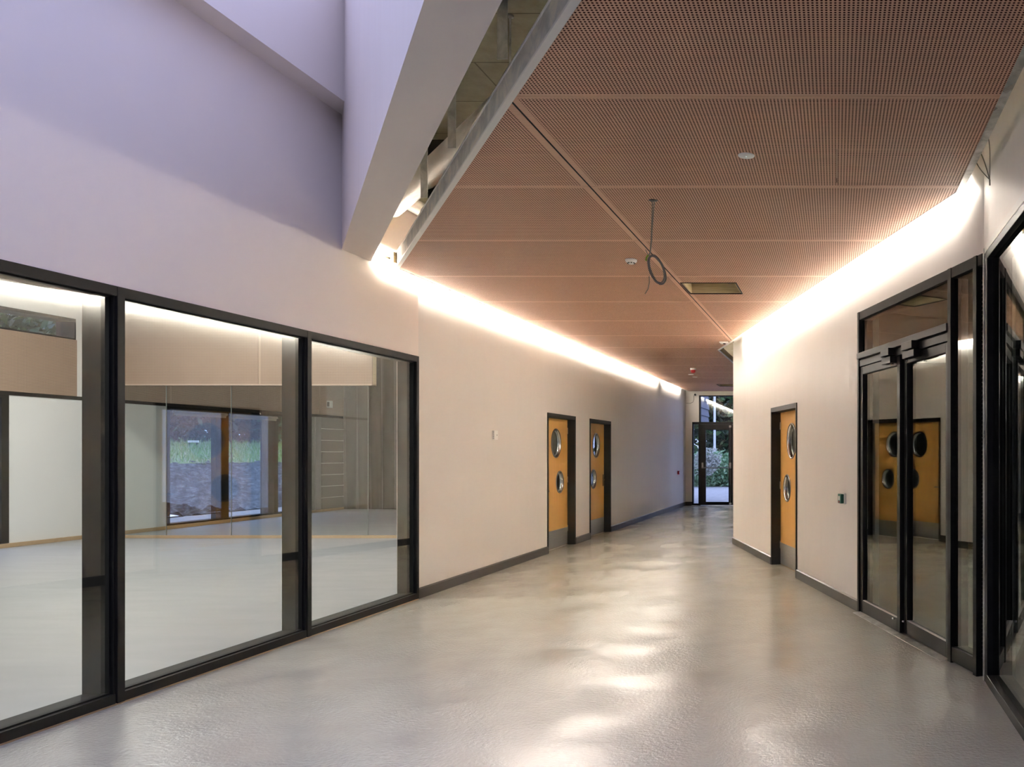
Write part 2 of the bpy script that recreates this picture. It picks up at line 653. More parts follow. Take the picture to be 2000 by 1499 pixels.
# ------------------------------------------------------------------ left glazing
MULL = [-0.4, 1.4, 3.2, 5.0, 6.8, 8.62]
GX = XL + 0.030      # front face of the frames
labels = ['glazing bay behind the camera beside the rear wall', 'second glazing bay from the rear wall', 'glazing bay just left of the frame edge',
          'middle large black framed glazing bay on the left', 'rightmost black framed glazing bay next to the white wall']
labels[2] = 'leftmost black framed glazing bay showing the clerestory behind'
for i in range(5):
    y0, y1 = MULL[i], MULL[i + 1]
    wdt = y1 - y0
    r = empty('window_%d' % (i + 1), (GX, y0, 0), LA, label=labels[i], cat='window', kind='structure')
    last = i == 4
    jw = 0.047 if last else 0.014
    MB().box(0, 0.052, 0, 0.20, 0.01, GH).build('left_jamb', BLACK, r)
    q = MB().box(wdt - jw, wdt - 0.002, 0.0 if last else 0.012, 0.20, 0.01, GH)
    q.build('right_jamb', BLACK, r)
    MB().box(0.052, wdt - (jw if last else 0.004), 0, 0.20, GH - 0.058, GH).build('head', BLACK, r)
    MB().box(0.052, wdt - jw, 0, 0.20, 0.012, 0.068).build('bottom_rail', BLACK, r)
    g = MB()
    for (a, b_, c, d) in ((0.052, 0.064, 0.068, GH - 0.058), (wdt - jw - 0.012, wdt - jw, 0.068, GH - 0.058)):
        g.box(a, b_, 0.030, 0.060, c, d)
    g.box(0.064, wdt - jw - 0.012, 0.030, 0.060, 0.068, 0.078)
    g.box(0.064, wdt - jw - 0.012, 0.030, 0.060, GH - 0.068, GH - 0.058)
    g.build('gasket', GASKET, r)
    MB().box(0.060, wdt - jw - 0.008, 0.038, 0.050, 0.072, GH - 0.062).build('pane', GLASS, r)
    MB().box(0.0, wdt, 0.006, 0.19, 0.0, 0.012).build('packing_strip', OAK, r)

# ------------------------------------------------------------------ round-window doors
def vision_panel(root, cx, cz, R, yf, th):
    p = MB()
    p.lathe([(R, -0.007), (R, 0.004), (R - 0.004, 0.004), (R - 0.016, -0.009), (R - 0.004, -0.010)], (cx, yf, cz), 'y', 48, close=True)
    v_ = p.build('vision_ring', STEELRIM, root)
    q = MB()
    q.lathe([(R - 0.004, -0.0085), (R - 0.024, -0.004), (R - 0.030, 0.018), (R - 0.030, th), (R - 0.010, th), (R - 0.006, 0.0)], (cx, yf, cz), 'y', 48, close=True)
    q.build('ring_reveal', CHROME, v_)
    MB().lathe([(R - 0.029, 0.0), (R - 0.029, 0.006)], (cx, yf + 0.024, cz), 'y', 48, smooth=False).build('pane', GLASSD, v_)


def make_door(name, loc, rot, W, H, circ, handle, label, kick=0.29, depth=0.115):
    """circ: (x, z, r); handle: side (-1 low x, +1 high x)"""
    r = empty(name, loc, rot, label=label, cat='door', kind='structure')
    fw, pr = 0.040, 0.012
    f = MB()
    f.box(0, fw, -pr, 0.2, 0, H).box(W - fw, W, -pr, 0.2, 0, H).box(fw, W - fw, -pr, 0.2, H - fw - 0.02, H)
    fo = f.build('door_frame', BLACK2, r)
    s = MB()
    s.box(fw, fw + 0.014, depth + 0.046, 0.185, 0, H - fw - 0.02).box(W - fw - 0.014, W - fw, depth + 0.046, 0.185, 0, H - fw - 0.02)
    s.box(fw, W - fw, depth + 0.046, 0.185, H - fw - 0.034, H - fw - 0.02)
    s.build('door_stop', BLACK2, fo)
    x0, x1, z0, z1 = fw + 0.003, W - fw - 0.003, 0.008, H - fw - 0.023
    lf = plate([(x0, z0), (x1, z0), (x1, z1), (x0, z1)], [(c[0], c[1], c[2] - 0.004) for c in circ], depth, depth + 0.044)
    leaf = lf.build('door_leaf', AMBER, r)
    for c in circ:
        vision_panel(r, c[0], c[1], c[2], depth, 0.044)
    MB().bbox(x0 + 0.004, x1 - 0.004, depth - 0.0025, depth, z0 + 0.005, kick, 0.0008).build('kick_plate', KICK, r)
    hx = x0 + 0.075 if handle < 0 else x1 - 0.075
    hz = 1.0 if handle > 0 else 0.92
    hp = MB().bbox(hx - 0.022, hx + 0.022, depth - 0.009, depth, hz - 0.12, hz + 0.10, 0.003).build('handle_plate', CHROME, r)
    sgn = 1 if handle < 0 else -1
    pts = [(hx, depth, hz), (hx, depth - 0.045, hz), (hx + sgn * 0.012, depth - 0.058, hz), (hx + sgn * 0.13, depth - 0.058, hz)]
    MB().tube(pts, 0.0095, 12).build('lever', CHROME, hp)
    hx2 = x1 if handle < 0 else x0
    for k in range(3):
        hz2 = 0.22 + k * 0.80
        MB().cyl((hx2, depth - 0.006, hz2), (hx2, depth - 0.006, hz2 + 0.1), 0.007).build('hinge', CHROME, r)
    return r


make_door('door_1', (XL, D1[0], 0), LA, D1[1] - D1[0], DH,
          [(13.27 - D1[0], 1.66, 0.232), (13.45 - D1[0], 1.04, 0.181)], -1,
          'amber door with two round windows on the left wall, nearer of the pair')
make_door('door_2', (XL, D2[0], 0), LA, D2[1] - D2[0], DH,
          [(15.49 - D2[0], 1.645, 0.232), (15.32 - D2[0], 1.03, 0.181)], 1,
          'amber door with two round windows on the left wall, farther of the pair')

# ------------------------------------------------------------------ angled right wall
# local x = -s ; opening list converted
SD = (4.737, 6.06)     # amber door
SC = (0.0, 2.496)      # black glazed door screen
CH = 2.83
wr = wall_mesh(-8.80, 0.0, 0, ZS + 0.02, 0.2, [(-SD[1], -SD[0], -1, 2.11), (-SC[1], -SC[0], -1, CH)])
struct('wall_right', wr, WALL, 'off-white angled right wall lit by the cove above', 'wall', loc=(RO.x, RO.y, 0), rotz=RANG)
skirting('baseboard_right', -8.80, -SD[1], rp(0), RANG, 'dark grey skirting on the angled wall, beyond the amber door')
skirting('baseboard_right.001', -SD[0], -SC[1], rp(0), RANG, 'dark grey skirting between right amber door and black glazed doors')
Wd = SD[1] - SD[0]
# circle positions measured along the wall
cu = SD[1] - 5.12 + 0.0
make_door('door_3', rp(SD[1]), RANG, Wd, 2.11,
          [(0.63, 1.66, 0.232), (0.40, 1.045, 0.181)], 1,
          'amber door with two round windows on the angled right wall', kick=0.30)

# --- black framed double doors (local x = SC[1]-s so 0 is the far end)
L0 = SC[1]
r = empty('door_4', rp(SC[1]), RANG, label='black aluminium double glass doors with transom on the right wall', cat='door', kind='structure')
X = lambda s: L0 - s
mS = 0.523      # mullion between doors and sidelight
MB().bbox(0, 0.045, -0.02, 0.12, 0, CH, 0.002).build('frame_post', BLACK, r)
MB().bbox(X(mS) , X(mS) + 0.055, -0.02, 0.12, 0, CH, 0.002).build('frame_post', BLACK, r)
MB().bbox(X(0.124), X(0.124) + 0.05, -0.02, 0.12, 0, CH, 0.002).build('frame_post', BLACK, r)
MB().bbox(0.045, X(mS), -0.015, 0.12, CH - 0.075, CH, 0.002).build('head', BLACK, r)
MB().bbox(X(mS) + 0.055, X(0.124), -0.015, 0.12, CH - 0.075, CH, 0.002).build('head', BLACK, r)
MB().bbox(X(0.124) + 0.05, L0 - 0.01, -0.01, 0.12, CH - 0.075, CH, 0.002).build('head', BLACK, r)
MB().bbox(0.012, X(mS), -0.03, 0.12, 2.386, 2.442, 0.003).build('transom_bar', BLACK2, r)
MB().box(0.045, X(mS), 0.004, 0.10, 2.372, 2.386).build('shadow_gap', GASKET, r)
MB().bbox(0.045, X(mS), -0.012, 0.11, 2.315, 2.374, 0.002).build('header', BLACK2, r)
MB().box(0.045, X(mS), 0.010, 0.022, 2.442, CH - 0.075).build('pane', GLASSD, r)
# sidelight
MB().bbox(X(mS) + 0.055, X(0.124), -0.012, 0.11, 0.012, 0.115, 0.002).build('bottom_rail', BLACK, r)
MB().box(X(mS) + 0.055, X(0.124), 0.010, 0.022, 0.115, CH - 0.075).build('pane', GLASSD, r)
MB().box(X(0.124) + 0.05, L0, 0.03, 0.10, 0.0, CH - 0.075).build('corner_infill', BLACK, r)
gm = MB()
for k in range(90):
    z = 0.12 + k * 0.0285
    gm.add([(X(0.124) + 0.052, 0.02, z), (L0 - 0.012, 0.02, z + 0.02), (L0 - 0.012, 0.03, z + 0.02), (X(0.124) + 0.052, 0.03, z),
            (X(0.124) + 0.052, 0.02, z + 0.008), (L0 - 0.012, 0.02, z + 0.028), (L0 - 0.012, 0.03, z + 0.028), (X(0.124) + 0.052, 0.03, z + 0.008)],
           [(0, 3, 2, 1), (4, 5, 6, 7), (0, 1, 5, 4), (1, 2, 6, 5), (2, 3, 7, 6), (3, 0, 4, 7)])
tag(gm.build('ribbed_brush_strip', BLACK2, r), kind='stuff')
mid = X(1.449)
leaf_x = [(0.048, mid - 0.004), (mid + 0.004, X(mS) - 0.003)]
for k, (a0, b0) in enumerate(leaf_x):
    hx = a0 if k == 0 else b0           # hinge side; the leaves stand slightly off the latch
    a, b_ = a0 - hx, b0 - hx
    sw = 0.062
    lf = MB()
    zt = 2.308
    lf.bbox(a, a + sw, -0.004, 0.05, 0.012, zt, 0.002)
    lf.bbox(b_ - sw, b_, -0.004, 0.05, 0.012, zt, 0.002)
    lf.bbox(a + sw, b_ - sw, -0.004, 0.05, zt - 0.07, zt, 0.002)
    lf.bbox(a + sw, b_ - sw, -0.004, 0.05, 0.012, 0.125, 0.002)
    lo = lf.build('door_leaf', BLACK2, r, (hx, 0, 0), math.radians((-0.4, -1.75)[k]))
    MB().box(a + sw, b_ - sw, 0.02, 0.032, 0.125, zt - 0.07).build('pane', GLASSD, lo)
    bd = MB()
    bd.box(a + sw, b_ - sw, -0.003, 0.02, 0.125, 0.1275)
    bd.build('glazing_bead', GREYP, lo)
    kx = b_ - 0.10 if k == 0 else a + 0.035
    MB().lathe([(0.0, -0.034), (0.008, -0.032), (0.011, -0.024), (0.008, -0.014), (0.005, -0.004)], (kx, 0, 0.115), 'y', 14).build('door_knob', CHROME, lo)
    cx0, cx1 = (X(1.74), X(1.555)) if k == 0 else (X(1.27), X(1.055))
    cl = MB().bbox(cx0, cx1, -0.075, -0.012, 2.325, 2.385, 0.002).build('closer_body', BLACK2, r)
    MB().bbox(cx0 + 0.012, cx1 + 0.03, -0.070, -0.004, 2.258, 2.312, 0.002).build('closer_bracket', BLACK2, cl)
    MB().cyl((cx0 + 0.03 if k else cx1 + 0.01, -0.03, 2.25), (cx0 + 0.03 if k else cx1 + 0.01, -0.05, 2.243), 0.009).build('closer_screw', CHROME, cl)
th_ = MB()
th_.add([(0.03, -0.075, 0.001), (X(mS), -0.075, 0.001), (X(mS), -0.005, 0.001), (0.03, -0.005, 0.001),
         (0.03, -0.072, 0.003), (X(mS), -0.072, 0.003), (X(mS), -0.005, 0.012), (0.03, -0.005, 0.012)],
        [(0, 3, 2, 1), (4, 5, 6, 7), (0, 1, 5, 4), (1, 2, 6, 5), (2, 3, 7, 6), (3, 0, 4, 7)])
th_.build('threshold_strip', GALV, r)

# --- near right glazing (local x = distance towards the camera from the corner)
NH = 2.815
wn_ = wall_mesh(0.0, 9.17, 0, 5.5, 0.2, [(0.045, 6.0, -1, NH)])
struct('wall_right_near', wn_, WALL, 'white wall above the near right glazing', 'wall', loc=(XR, RO.y, 0), rotz=-math.pi / 2)
r = empty('window_6', (XR, RO.y, 0), -math.pi / 2, label='large near black framed window at the right edge of the picture', cat='window', kind='structure')
MB().bbox(0.045, 0.13, -0.004, 0.16, 0, NH, 0.002).build('jamb', BLACK, r)
MB().bbox(0.13, 6.0, -0.004, 0.16, NH - 0.05, NH, 0.002).build('head', BLACK, r)
MB().bbox(0.13, 6.0, -0.006, 0.16, 0.0, 0.062, 0.002).build('bottom_rail', BLACK2, r)
MB().box(0.13, 6.0, 0.035, 0.047, 0.062, NH - 0.05).build('pane', GLASSD, r)
MB().bbox(0.02, 0.045, -0.012, 0.02, 0.0, NH + 0.035, 0.002).build('corner_trim', GALV, r)
MB().bbox(0.045, 6.0, -0.006, 0.02, NH, NH + 0.05, 0.002).build('head_trim', TRIMW, r)

# unlit lobby behind the right-hand glass, its darkness put into the wall colour
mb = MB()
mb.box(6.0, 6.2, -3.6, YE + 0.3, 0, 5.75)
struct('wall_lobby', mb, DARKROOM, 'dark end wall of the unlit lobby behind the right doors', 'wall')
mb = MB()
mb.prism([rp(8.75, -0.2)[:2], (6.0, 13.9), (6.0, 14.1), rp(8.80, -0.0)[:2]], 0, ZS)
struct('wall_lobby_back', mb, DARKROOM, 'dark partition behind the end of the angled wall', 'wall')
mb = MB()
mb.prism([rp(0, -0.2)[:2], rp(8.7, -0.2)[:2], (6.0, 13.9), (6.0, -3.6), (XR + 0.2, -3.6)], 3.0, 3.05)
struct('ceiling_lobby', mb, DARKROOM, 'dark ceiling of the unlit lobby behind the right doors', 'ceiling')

# ------------------------------------------------------------------ perforated ceiling
RAFT_A = [(-4.18, 8.04), (0.815, 0.57), (0.815, 5.68), (-2.02, 14.36), (-4.18, 14.36)]
RAFT_B = [(-4.18, 14.36), (-2.02, 14.36), (-2.02, 24.0), (-4.18, 24.0)]
HATCH = (-1.61, -1.03, 8.70, 9.30)
HATCH2 = (-3.05, -2.47, 21.5, 22.1)
ceil_root = MB()
XJ = -1.63
cells_x = [(XJ - CELL_X, XJ), (XJ, XJ + CELL_X)]
rows = [4.159 + CELL_Y * k for k in range(-3, 15)]
# suspension rails over the joints
for y in rows:
    p = clip_convex([(-5, y - 0.02), (3, y - 0.02), (3, y + 0.02), (-5, y + 0.02)], RAFT_A if y < 14.3 else RAFT_B)
    if p:
        ceil_root.prism(p, ZC + 0.021, ZC + 0.05)
for reg, ya, yb in ((RAFT_A, 0, 14.36), (RAFT_B, 14.36, 24.0)):
    for (xa, xb) in ((XJ - 0.02, XJ + 0.02),):
        p = clip_convex([(xa, ya), (xb, ya), (xb, yb), (xa, yb)], reg)
        if p:
            ceil_root.prism(p, ZC + 0.021, ZC + 0.05)
ceil_root.box(XJ - 0.006, XJ + 0.006, 4.2, 13.4, ZC + 0.001, ZC + 0.021)
for y in rows:      # recessed black strips closing the cross joints
    p = clip_convex([(-5, y - 0.0026), (3, y - 0.0026), (3, y + 0.0026), (-5, y + 0.0026)], RAFT_A if y < 14.3 else RAFT_B)
    if p:
        ceil_root.prism(p, ZC + 0.004, ZC + 0.021)
ceil_o = struct('ceiling', ceil_root, GASKET, 'brown perforated timber panel ceiling over the corridor', 'ceiling')


def rect(a, b_, c, d):
    return [(a, c), (b_, c), (b_, d), (a, d)]


def sub_rect(x0, x1, y0, y1, h):
    """pieces of a rectangle around the hole h"""
    hx0, hx1, hy0, hy1 = max(h[0], x0), min(h[1], x1), max(h[2], y0), min(h[3], y1)
    if hx0 >= hx1 or hy0 >= hy1:
        return [(x0, x1, y0, y1)]
    out = [(x0, x1, y0, hy0), (x0, x1, hy1, y1), (x0, hx0, hy0, hy1), (hx1, x1, hy0, hy1)]
    return [q for q in out if q[1] - q[0] > 1e-4 and q[3] - q[2] > 1e-4]


ACCESS = (0.006, 0.757, 4.887, 5.550)     # flush access panel near the right edge
for ci, (xa, xb) in enumerate(cells_x):
    for k in range(len(rows) - 1):
        ya, yb = rows[k], rows[k + 1]
        gx0, gx1 = xa + 0.0065, xb - 0.0065
        gy0, gy1 = ya + 0.003, yb - 0.003
        pieces = [(gx0, gx1, gy0, gy1)]
        for h in (HATCH, HATCH2, ACCESS):
            pieces = [p2 for p1 in pieces for p2 in sub_rect(*p1, h)]
        m_ = MB()
        any_ = False
        for pc in pieces:
            for reg in (RAFT_A, RAFT_B):
                p = clip_convex(rect(*pc), reg)
                if p:
                    any_ = True
                    m_.prism([(x - xa, y - ya) for x, y in p], 0, 0.02)
        if any_:
            m_.build('panel', PERF, ceil_o, (xa, ya, ZC))
        if xa < ACCESS[0] < xb and ya < ACCESS[2] < yb:
            a_ = MB().box(ACCESS[0] + 0.004 - xa, ACCESS[1] - 0.0015 - xa, ACCESS[2] + 0.0015 - ya, ACCESS[3] - 0.0015 - ya, 0.001, 0.021)
            a_.build('access_panel', PERF, ceil_o, (xa, ya, ZC))

# edge trims
mb = MB()
mb.prism([(0.815, 0.57), (0.86, 0.57), (0.86, 5.70), (0.815, 5.68)], ZC - 0.002, ZC + 0.085)
struct('trim_1', mb, GALV, 'galvanised ceiling edge trim above the near right window', 'trim')
mb = MB()
mb.prism([(0.815, 5.682), (0.86, 5.702), (-1.975, 14.36), (-2.02, 14.36)], ZC - 0.002, ZC + 0.06)
struct('trim_2', mb, TRIMW, 'pale ceiling edge trim along the angled right wall', 'trim')
mb = MB()
mb.prism([(-2.02, 14.36), (-1.985, 14.36), (-1.985, 24.0), (-2.02, 24.0)], ZC - 0.002, ZC + 0.012)
struct('trim_3', mb, GALV, 'ceiling edge trim beyond the end of the angled wall', 'trim')
mb = MB()
mb.box(-2.02, -1.99, 14.40, 24.0, ZC + 0.012, ZC + 0.10)
struct('trim_4', mb, OAK, 'timber upstand on the ceiling edge beyond the angled wall', 'trim')
mb = MB()
mb.box(-4.20, -4.18, 8.03, 24.0, ZC - 0.002, ZC + 0.05)
struct('trim_5', mb, TRIMW, 'pale ceiling edge trim along the left wall', 'trim')
# upstand facing the lightwell
d_ = Vector((-1, SL)).normalized()
nrm = Vector((-d_.y, d_.x))       # points to the lightwell side
if nrm.x > 0:
    nrm = -nrm
Pc0 = Vector((0.815, 0.57))
Pc1 = Vector((-4.20, 8.04 + 0.02 * SL))
mb = MB()
q0, q1 = Pc0 + nrm * 0.03, Pc1 + nrm * 0.03
mb.prism([Pc0[:], Pc1[:], q1[:], q0[:]], ZC - 0.002, ZC + 0.135)
up = struct('trim_6', mb, PLASTER_EDGE, 'smeared grey plasterboard edge of the ceiling facing the lightwell', 'trim')
mb = MB()
q2, q3 = Pc0 + nrm * 0.036, Pc1 + nrm * 0.036
mb.prism([(Pc0 + nrm * 0.001)[:], (Pc1 + nrm * 0.001)[:], q3[:], q2[:]], ZC - 0.008, ZC + 0.004)
mb.prism([(Pc0 + nrm * 0.001)[:], (Pc1 + nrm * 0.001)[:], q3[:], q2[:]], ZC + 0.128, ZC + 0.137)
mb.build('edge_bead', TRIMW, up)

# ------------------------------------------------------------------ cove lighting
def led_strip(name, p0, p1, direction, label, watts=LED_W):
    """aluminium channel with an LED strip; direction: unit vector the strip faces"""
    p0, p1 = Vector(p0), Vector(p1)
    c = (p0 + p1) / 2
    ln = (p1 - p0).length
    d = Vector(direction).normalized()
    u = (p1 - p0).normalized()
    side = d.cross(u).normalized()
    r = empty(name, c, label=label, cat='light', group='cove light strips')
    M_ = Matrix((u, side, d)).transposed().to_4x4()
    m_ = MB()
    for (a, b_, e, f_) in ((-0.012, 0.012, -0.012, -0.006), (-0.012, -0.010, -0.006, 0.004), (0.010, 0.012, -0.006, 0.004)):
        m_.box(-ln / 2, ln / 2, a, b_, e, f_)
    m_.v = [tuple(M_ @ Vector(p)) for p in m_.v]
    m_.build('channel', GALV, r)
    la = area_light('lamp', (0, 0, 0), (M_ @ Matrix.Rotation(math.pi, 4, 'X')).to_euler(), ln, 0.016, watts * ln, LED_COL, r, 156)
    return r


led_strip('cove_light', (-4.232, 7.86, ZC + 0.075), (-4.232, 20.2, ZC + 0.075), (-1, 0, -0.08), 'long cove light strip hidden along the left wall')
led_strip('cove_light.001', (-4.232, 20.9, ZC + 0.075), (-4.232, 23.2, ZC + 0.075), (-1, 0, -0.08), 'short cove light strip at the exit end of the left wall', LED_W * 0.5)
nR = Vector((0.9523, 0.3052, -0.22))
e0, e1 = Vector((0.848, 5.83, ZC + 0.085)), Vector((-1.475, 12.94, ZC + 0.085))
led_strip('cove_light.002', e0, e1, nR, 'long cove light strip hidden along the angled right wall')

# ------------------------------------------------------------------ end wall with the exit
ew = wall_mesh(XL - 0.3, 6.2, 0, ZS + 0.02, 0.25, [(-4.115, -1.80, -1, 2.385), (-3.92, -1.99, 2.0, 3.165)])
struct('wall_end', ew, WALL, 'end wall around the glazed exit', 'wall', loc=(0, YE, 0))
skirting('baseboard_end', XL, -4.115, (0, YE, 0), 0, 'short dark grey skirting left of the glazed exit')
r = empty('door_5', (0, YE, 0), label='black framed glazed exit door with panic bar at the corridor end', cat='door', kind='structure')
# transom
MB().bbox(-3.92, -3.875, -0.01, 0.12, 2.385, 3.165, 0.003).build('transom_jamb', BLACK, r)
MB().bbox(-2.035, -1.99, -0.01, 0.12, 2.385, 3.165, 0.003).build('transom_jamb', BLACK, r)
MB().bbox(-3.875, -2.035, -0.01, 0.12, 3.14, 3.165, 0.003).build('transom_head', BLACK, r)
MB().bbox(-4.115, -1.80, -0.02, 0.12, 2.335, 2.40, 0.003).build('transom_bar', BLACK, r)
MB().box(-3.875, -2.035, 0.05, 0.062, 2.40, 3.14).build('pane', GLASS, r)
for (a, b_) in ((-4.115, -3.885), (-2.03, -1.80)):
    MB().bbox(a, a + 0.035, -0.015, 0.12, 0, 2.335, 0.003).build('sidelight_jamb', BLACK, r)
    MB().bbox(b_ - 0.05, b_, -0.015, 0.12, 0, 2.335, 0.003).build('sidelight_jamb', BLACK, r)
    MB().bbox(a + 0.035, b_ - 0.05, -0.01, 0.12, 0, 0.06, 0.003).build('sidelight_rail', BLACK, r)
    MB().box(a + 0.035, b_ - 0.05, 0.05, 0.062, 0.06, 2.335).build('pane', GLASS, r)
for k, (a, b_) in enumerate(((-3.882, -2.96), (-2.955, -2.033))):
    lf = MB()
    sw = 0.155 if k == 0 else 0.11
    sr = 0.11 if k == 0 else 0.155
    lf.bbox(a, a + sw, -0.01, 0.06, 0.015, 2.33, 0.003)
    lf.bbox(b_ - sr, b_, -0.01, 0.06, 0.015, 2.33, 0.003)
    lf.bbox(a + sw, b_ - sr, -0.01, 0.06, 2.175, 2.33, 0.003)
    lf.bbox(a + sw, b_ - sr, -0.01, 0.06, 0.015, 0.105, 0.003)
    lo = lf.build('door_leaf', BLACK, r)
    MB().box(a + sw, b_ - sr, 0.02, 0.032, 0.105, 2.175).build('pane', GLASS, lo)
    pb = MB().bbox(a + 0.045, a + 0.09, -0.06, -0.01, 1.07, 1.235, 0.004)
    pb.bbox(b_ - 0.085, b_ - 0.035, -0.06, -0.01, 1.07, 1.235, 0.004)
    pbo = pb.build('panic_bar_housing', GREYP, r)
    MB().cyl((a + 0.06, -0.075, 1.085), (b_ - 0.06, -0.075, 1.085), 0.013).build('panic_bar', STEELRIM, pbo)
    rod = MB().cyl((b_ - 0.06, -0.03, 0.04), (b_ - 0.06, -0.03, 2.27), 0.009)
    ro = rod.build('latch_rod', STEELRIM, r)
    MB().bbox(b_ - 0.09, b_ - 0.03, -0.05, -0.01, 2.24, 2.30, 0.004).bbox(b_ - 0.09, b_ - 0.03, -0.045, -0.01, 0.03, 0.08, 0.004).build('latch_block', GREYP, ro)
MB().bbox(-4.115, -1.80, -0.16, -0.005, 0, 0.008, 0.002).build('threshold', GALV, r)

# ------------------------------------------------------------------ ceiling fittings
# open access hatches
def hatch(name, h, label):
    x0, x1, y0, y1 = h
    r = empty(name, ((x0 + x1) / 2, (y0 + y1) / 2, ZC), label=label, cat='ceiling hatch')
    a, b_, hh = (x1 - x0) / 2, (y1 - y0) / 2, 0.15
    t = 0.022
    MB().box(-a, a, -b_, -b_ + t, 0.004, hh).build('upstand', OAK2, r)
    MB().box(-a, a, b_ - t, b_, 0.004, hh).build('upstand', OAK2, r)
    MB().box(-a, -a + t, -b_ + t, b_ - t, 0.004, hh).build('upstand', OAK2, r)
    MB().box(a - t, a, -b_ + t, b_ - t, 0.004, hh).build('upstand', OAK2, r)
    f = MB()
    f.box(-a - 0.002, -a + 0.008, -b_, b_, -0.006, 0.004).box(a - 0.008, a + 0.002, -b_, b_, -0.006, 0.004)
    f.box(-a, a, b_ - 0.008, b_ + 0.002, -0.006, 0.004).box(-a, a, -b_ - 0.002, -b_ + 0.008, -0.006, 0.004)
    f.build('edge_frame', BLACK, r)
    return r


m, n, l, b = principled('sawn_pine', (0.55, 0.44, 0.26), 0.7)
v = coords(n, l, (3, 3, 40))
l.new(ramp(n, l, noise(n, l, v, 2, 4), [(0.3, (0.46, 0.36, 0.20)), (0.7, (0.60, 0.49, 0.31))]), b.inputs['Base Color'])
OAK2 = m
h1 = hatch('access_hatch', HATCH, 'open square ceiling hatch with pine upstands beside the long black joint')
pts = [(-0.18 + 0.05 * i, 0.05 + 0.04 * math.sin(i * 0.9), 0.10 + 0.035 * math.sin(i * 0.7)) for i in range(9)]
MB().tube(pts, 0.006).build('loose_cable', CABLE, h1)
hatch('access_hatch.001', HATCH2, 'far open ceiling hatch near the exit')

# round speaker disc
r = empty('ceiling_sensor', (-0.53, 4.985, ZC), label='flat white round sensor disc set in the ceiling', cat='sensor')
MB().lathe([(0.0, -0.0075), (0.040, -0.007), (0.047, -0.005), (0.049, -0.001), (0.049, 0.0)], (0, 0, 0), 'z', 36).build('disc', WHITEP, r)
m, n, l, b = principled('indicator_led', (0.5, 0.9, 0.9), 0.3)
b.inputs['Emission Color'].default_value = (0.55, 1.0, 0.95, 1)
b.inputs['Emission Strength'].default_value = 1.5
MB().lathe([(0.0, -0.0105), (0.003, -0.010), (0.004, -0.0075), (0.004, -0.006)], (0, 0, 0), 'z', 12).build('indicator', m, r)

# smoke detector
r = empty('smoke_detector', (-1.865, 7.66, ZC), label='white smoke detector left of the hanging cable coil', cat='detector')
MB().lathe([(0.0, -0.044), (0.020, -0.043), (0.030, -0.034), (0.034, -0.030), (0.046, -0.026), (0.052, -0.016), (0.053, -0.002), (0.050, 0.0)], (0, 0, 0), 'z', 36).build('body', WHITEP, r)
for k in range(8):
    t = k * math.pi / 4 + 0.3
    q = MB().box(-0.006, 0.006, -0.003, 0.004, -0.0385, -0.031)
    o = q.build('vent_slot', DARKP, r, (0.0325 * math.cos(t), 0.0325 * math.sin(t), 0), t + math.pi / 2)

# hanging cable coil
r = empty('cable_coil', (-1.275, 5.87, ZC), label='coiled grey cable hanging from a hole in the ceiling', cat='cable')
ring = MB().lathe([(0.0, -0.0015), (0.031, -0.0015), (0.031, 0.0)], (0, 0, 0), 'z', 24)
ring.build('cut_hole', DARKP, r)
zt, zb = -0.375, -0.575
drop = [(-0.006, 0, -0.001), (-0.008, 0, -0.10), (-0.012, 0, -0.2), (-0.014, 0, -0.28), (-0.022, 0, -0.36), (-0.030, 0, -0.385)]
drop2 = [(0.008, 0.004, -0.001), (0.000, 0.004, -0.10), (-0.008, 0.004, -0.2), (-0.012, 0.004, -0.28), (-0.020, 0.004, -0.36), (-0.030, 0.004, -0.39)]
MB().tube(drop, 0.0035).tube(drop2, 0.0035).build('drop_cable', CABLE, r)
coil = MB()
for k in range(7):
    pts = []
    a_, b__ = 0.055 + 0.006 * random.uniform(-1, 1), 0.104 + 0.006 * random.uniform(-1, 1)
    ox, oz, oy = 0.024 + random.uniform(-.006, .006), -0.485 + random.uniform(-.006, .006), random.uniform(-.012, .012)
    for i in range(41):
        t = 2 * math.pi * i / 40
        x, z = a_ * math.cos(t), b__ * math.sin(t)
        c_, s_ = math.cos(0.24), math.sin(0.24)
        pts.append((ox + x * c_ - z * s_ * -1 * -1, oy + 0.006 * math.sin(3 * t + k), oz + x * -s_ + z * c_))
    coil.tube(pts, 0.0036, 6)
coil.build('coil', CABLE, r)
MB().tube([(-0.028, 0, -0.53), (-0.026, -0.004, -0.575), (-0.034, -0.004, -0.62), (-0.056, -0.004, -0.655)], 0.0036, 6).build('cable_tail', CABLE, r)
MB().tube([(-0.034, -0.006, -0.385), (-0.046, -0.008, -0.405), (-0.048, -0.008, -0.425)], 0.006, 6).build('earth_sleeve', EARTH, r)
MB().tube([(-0.03, 0.0, -0.39), (-0.042, 0, -0.37), (-0.053, 0, -0.345)], 0.003, 6).build('cable_tail', CABLE, r)

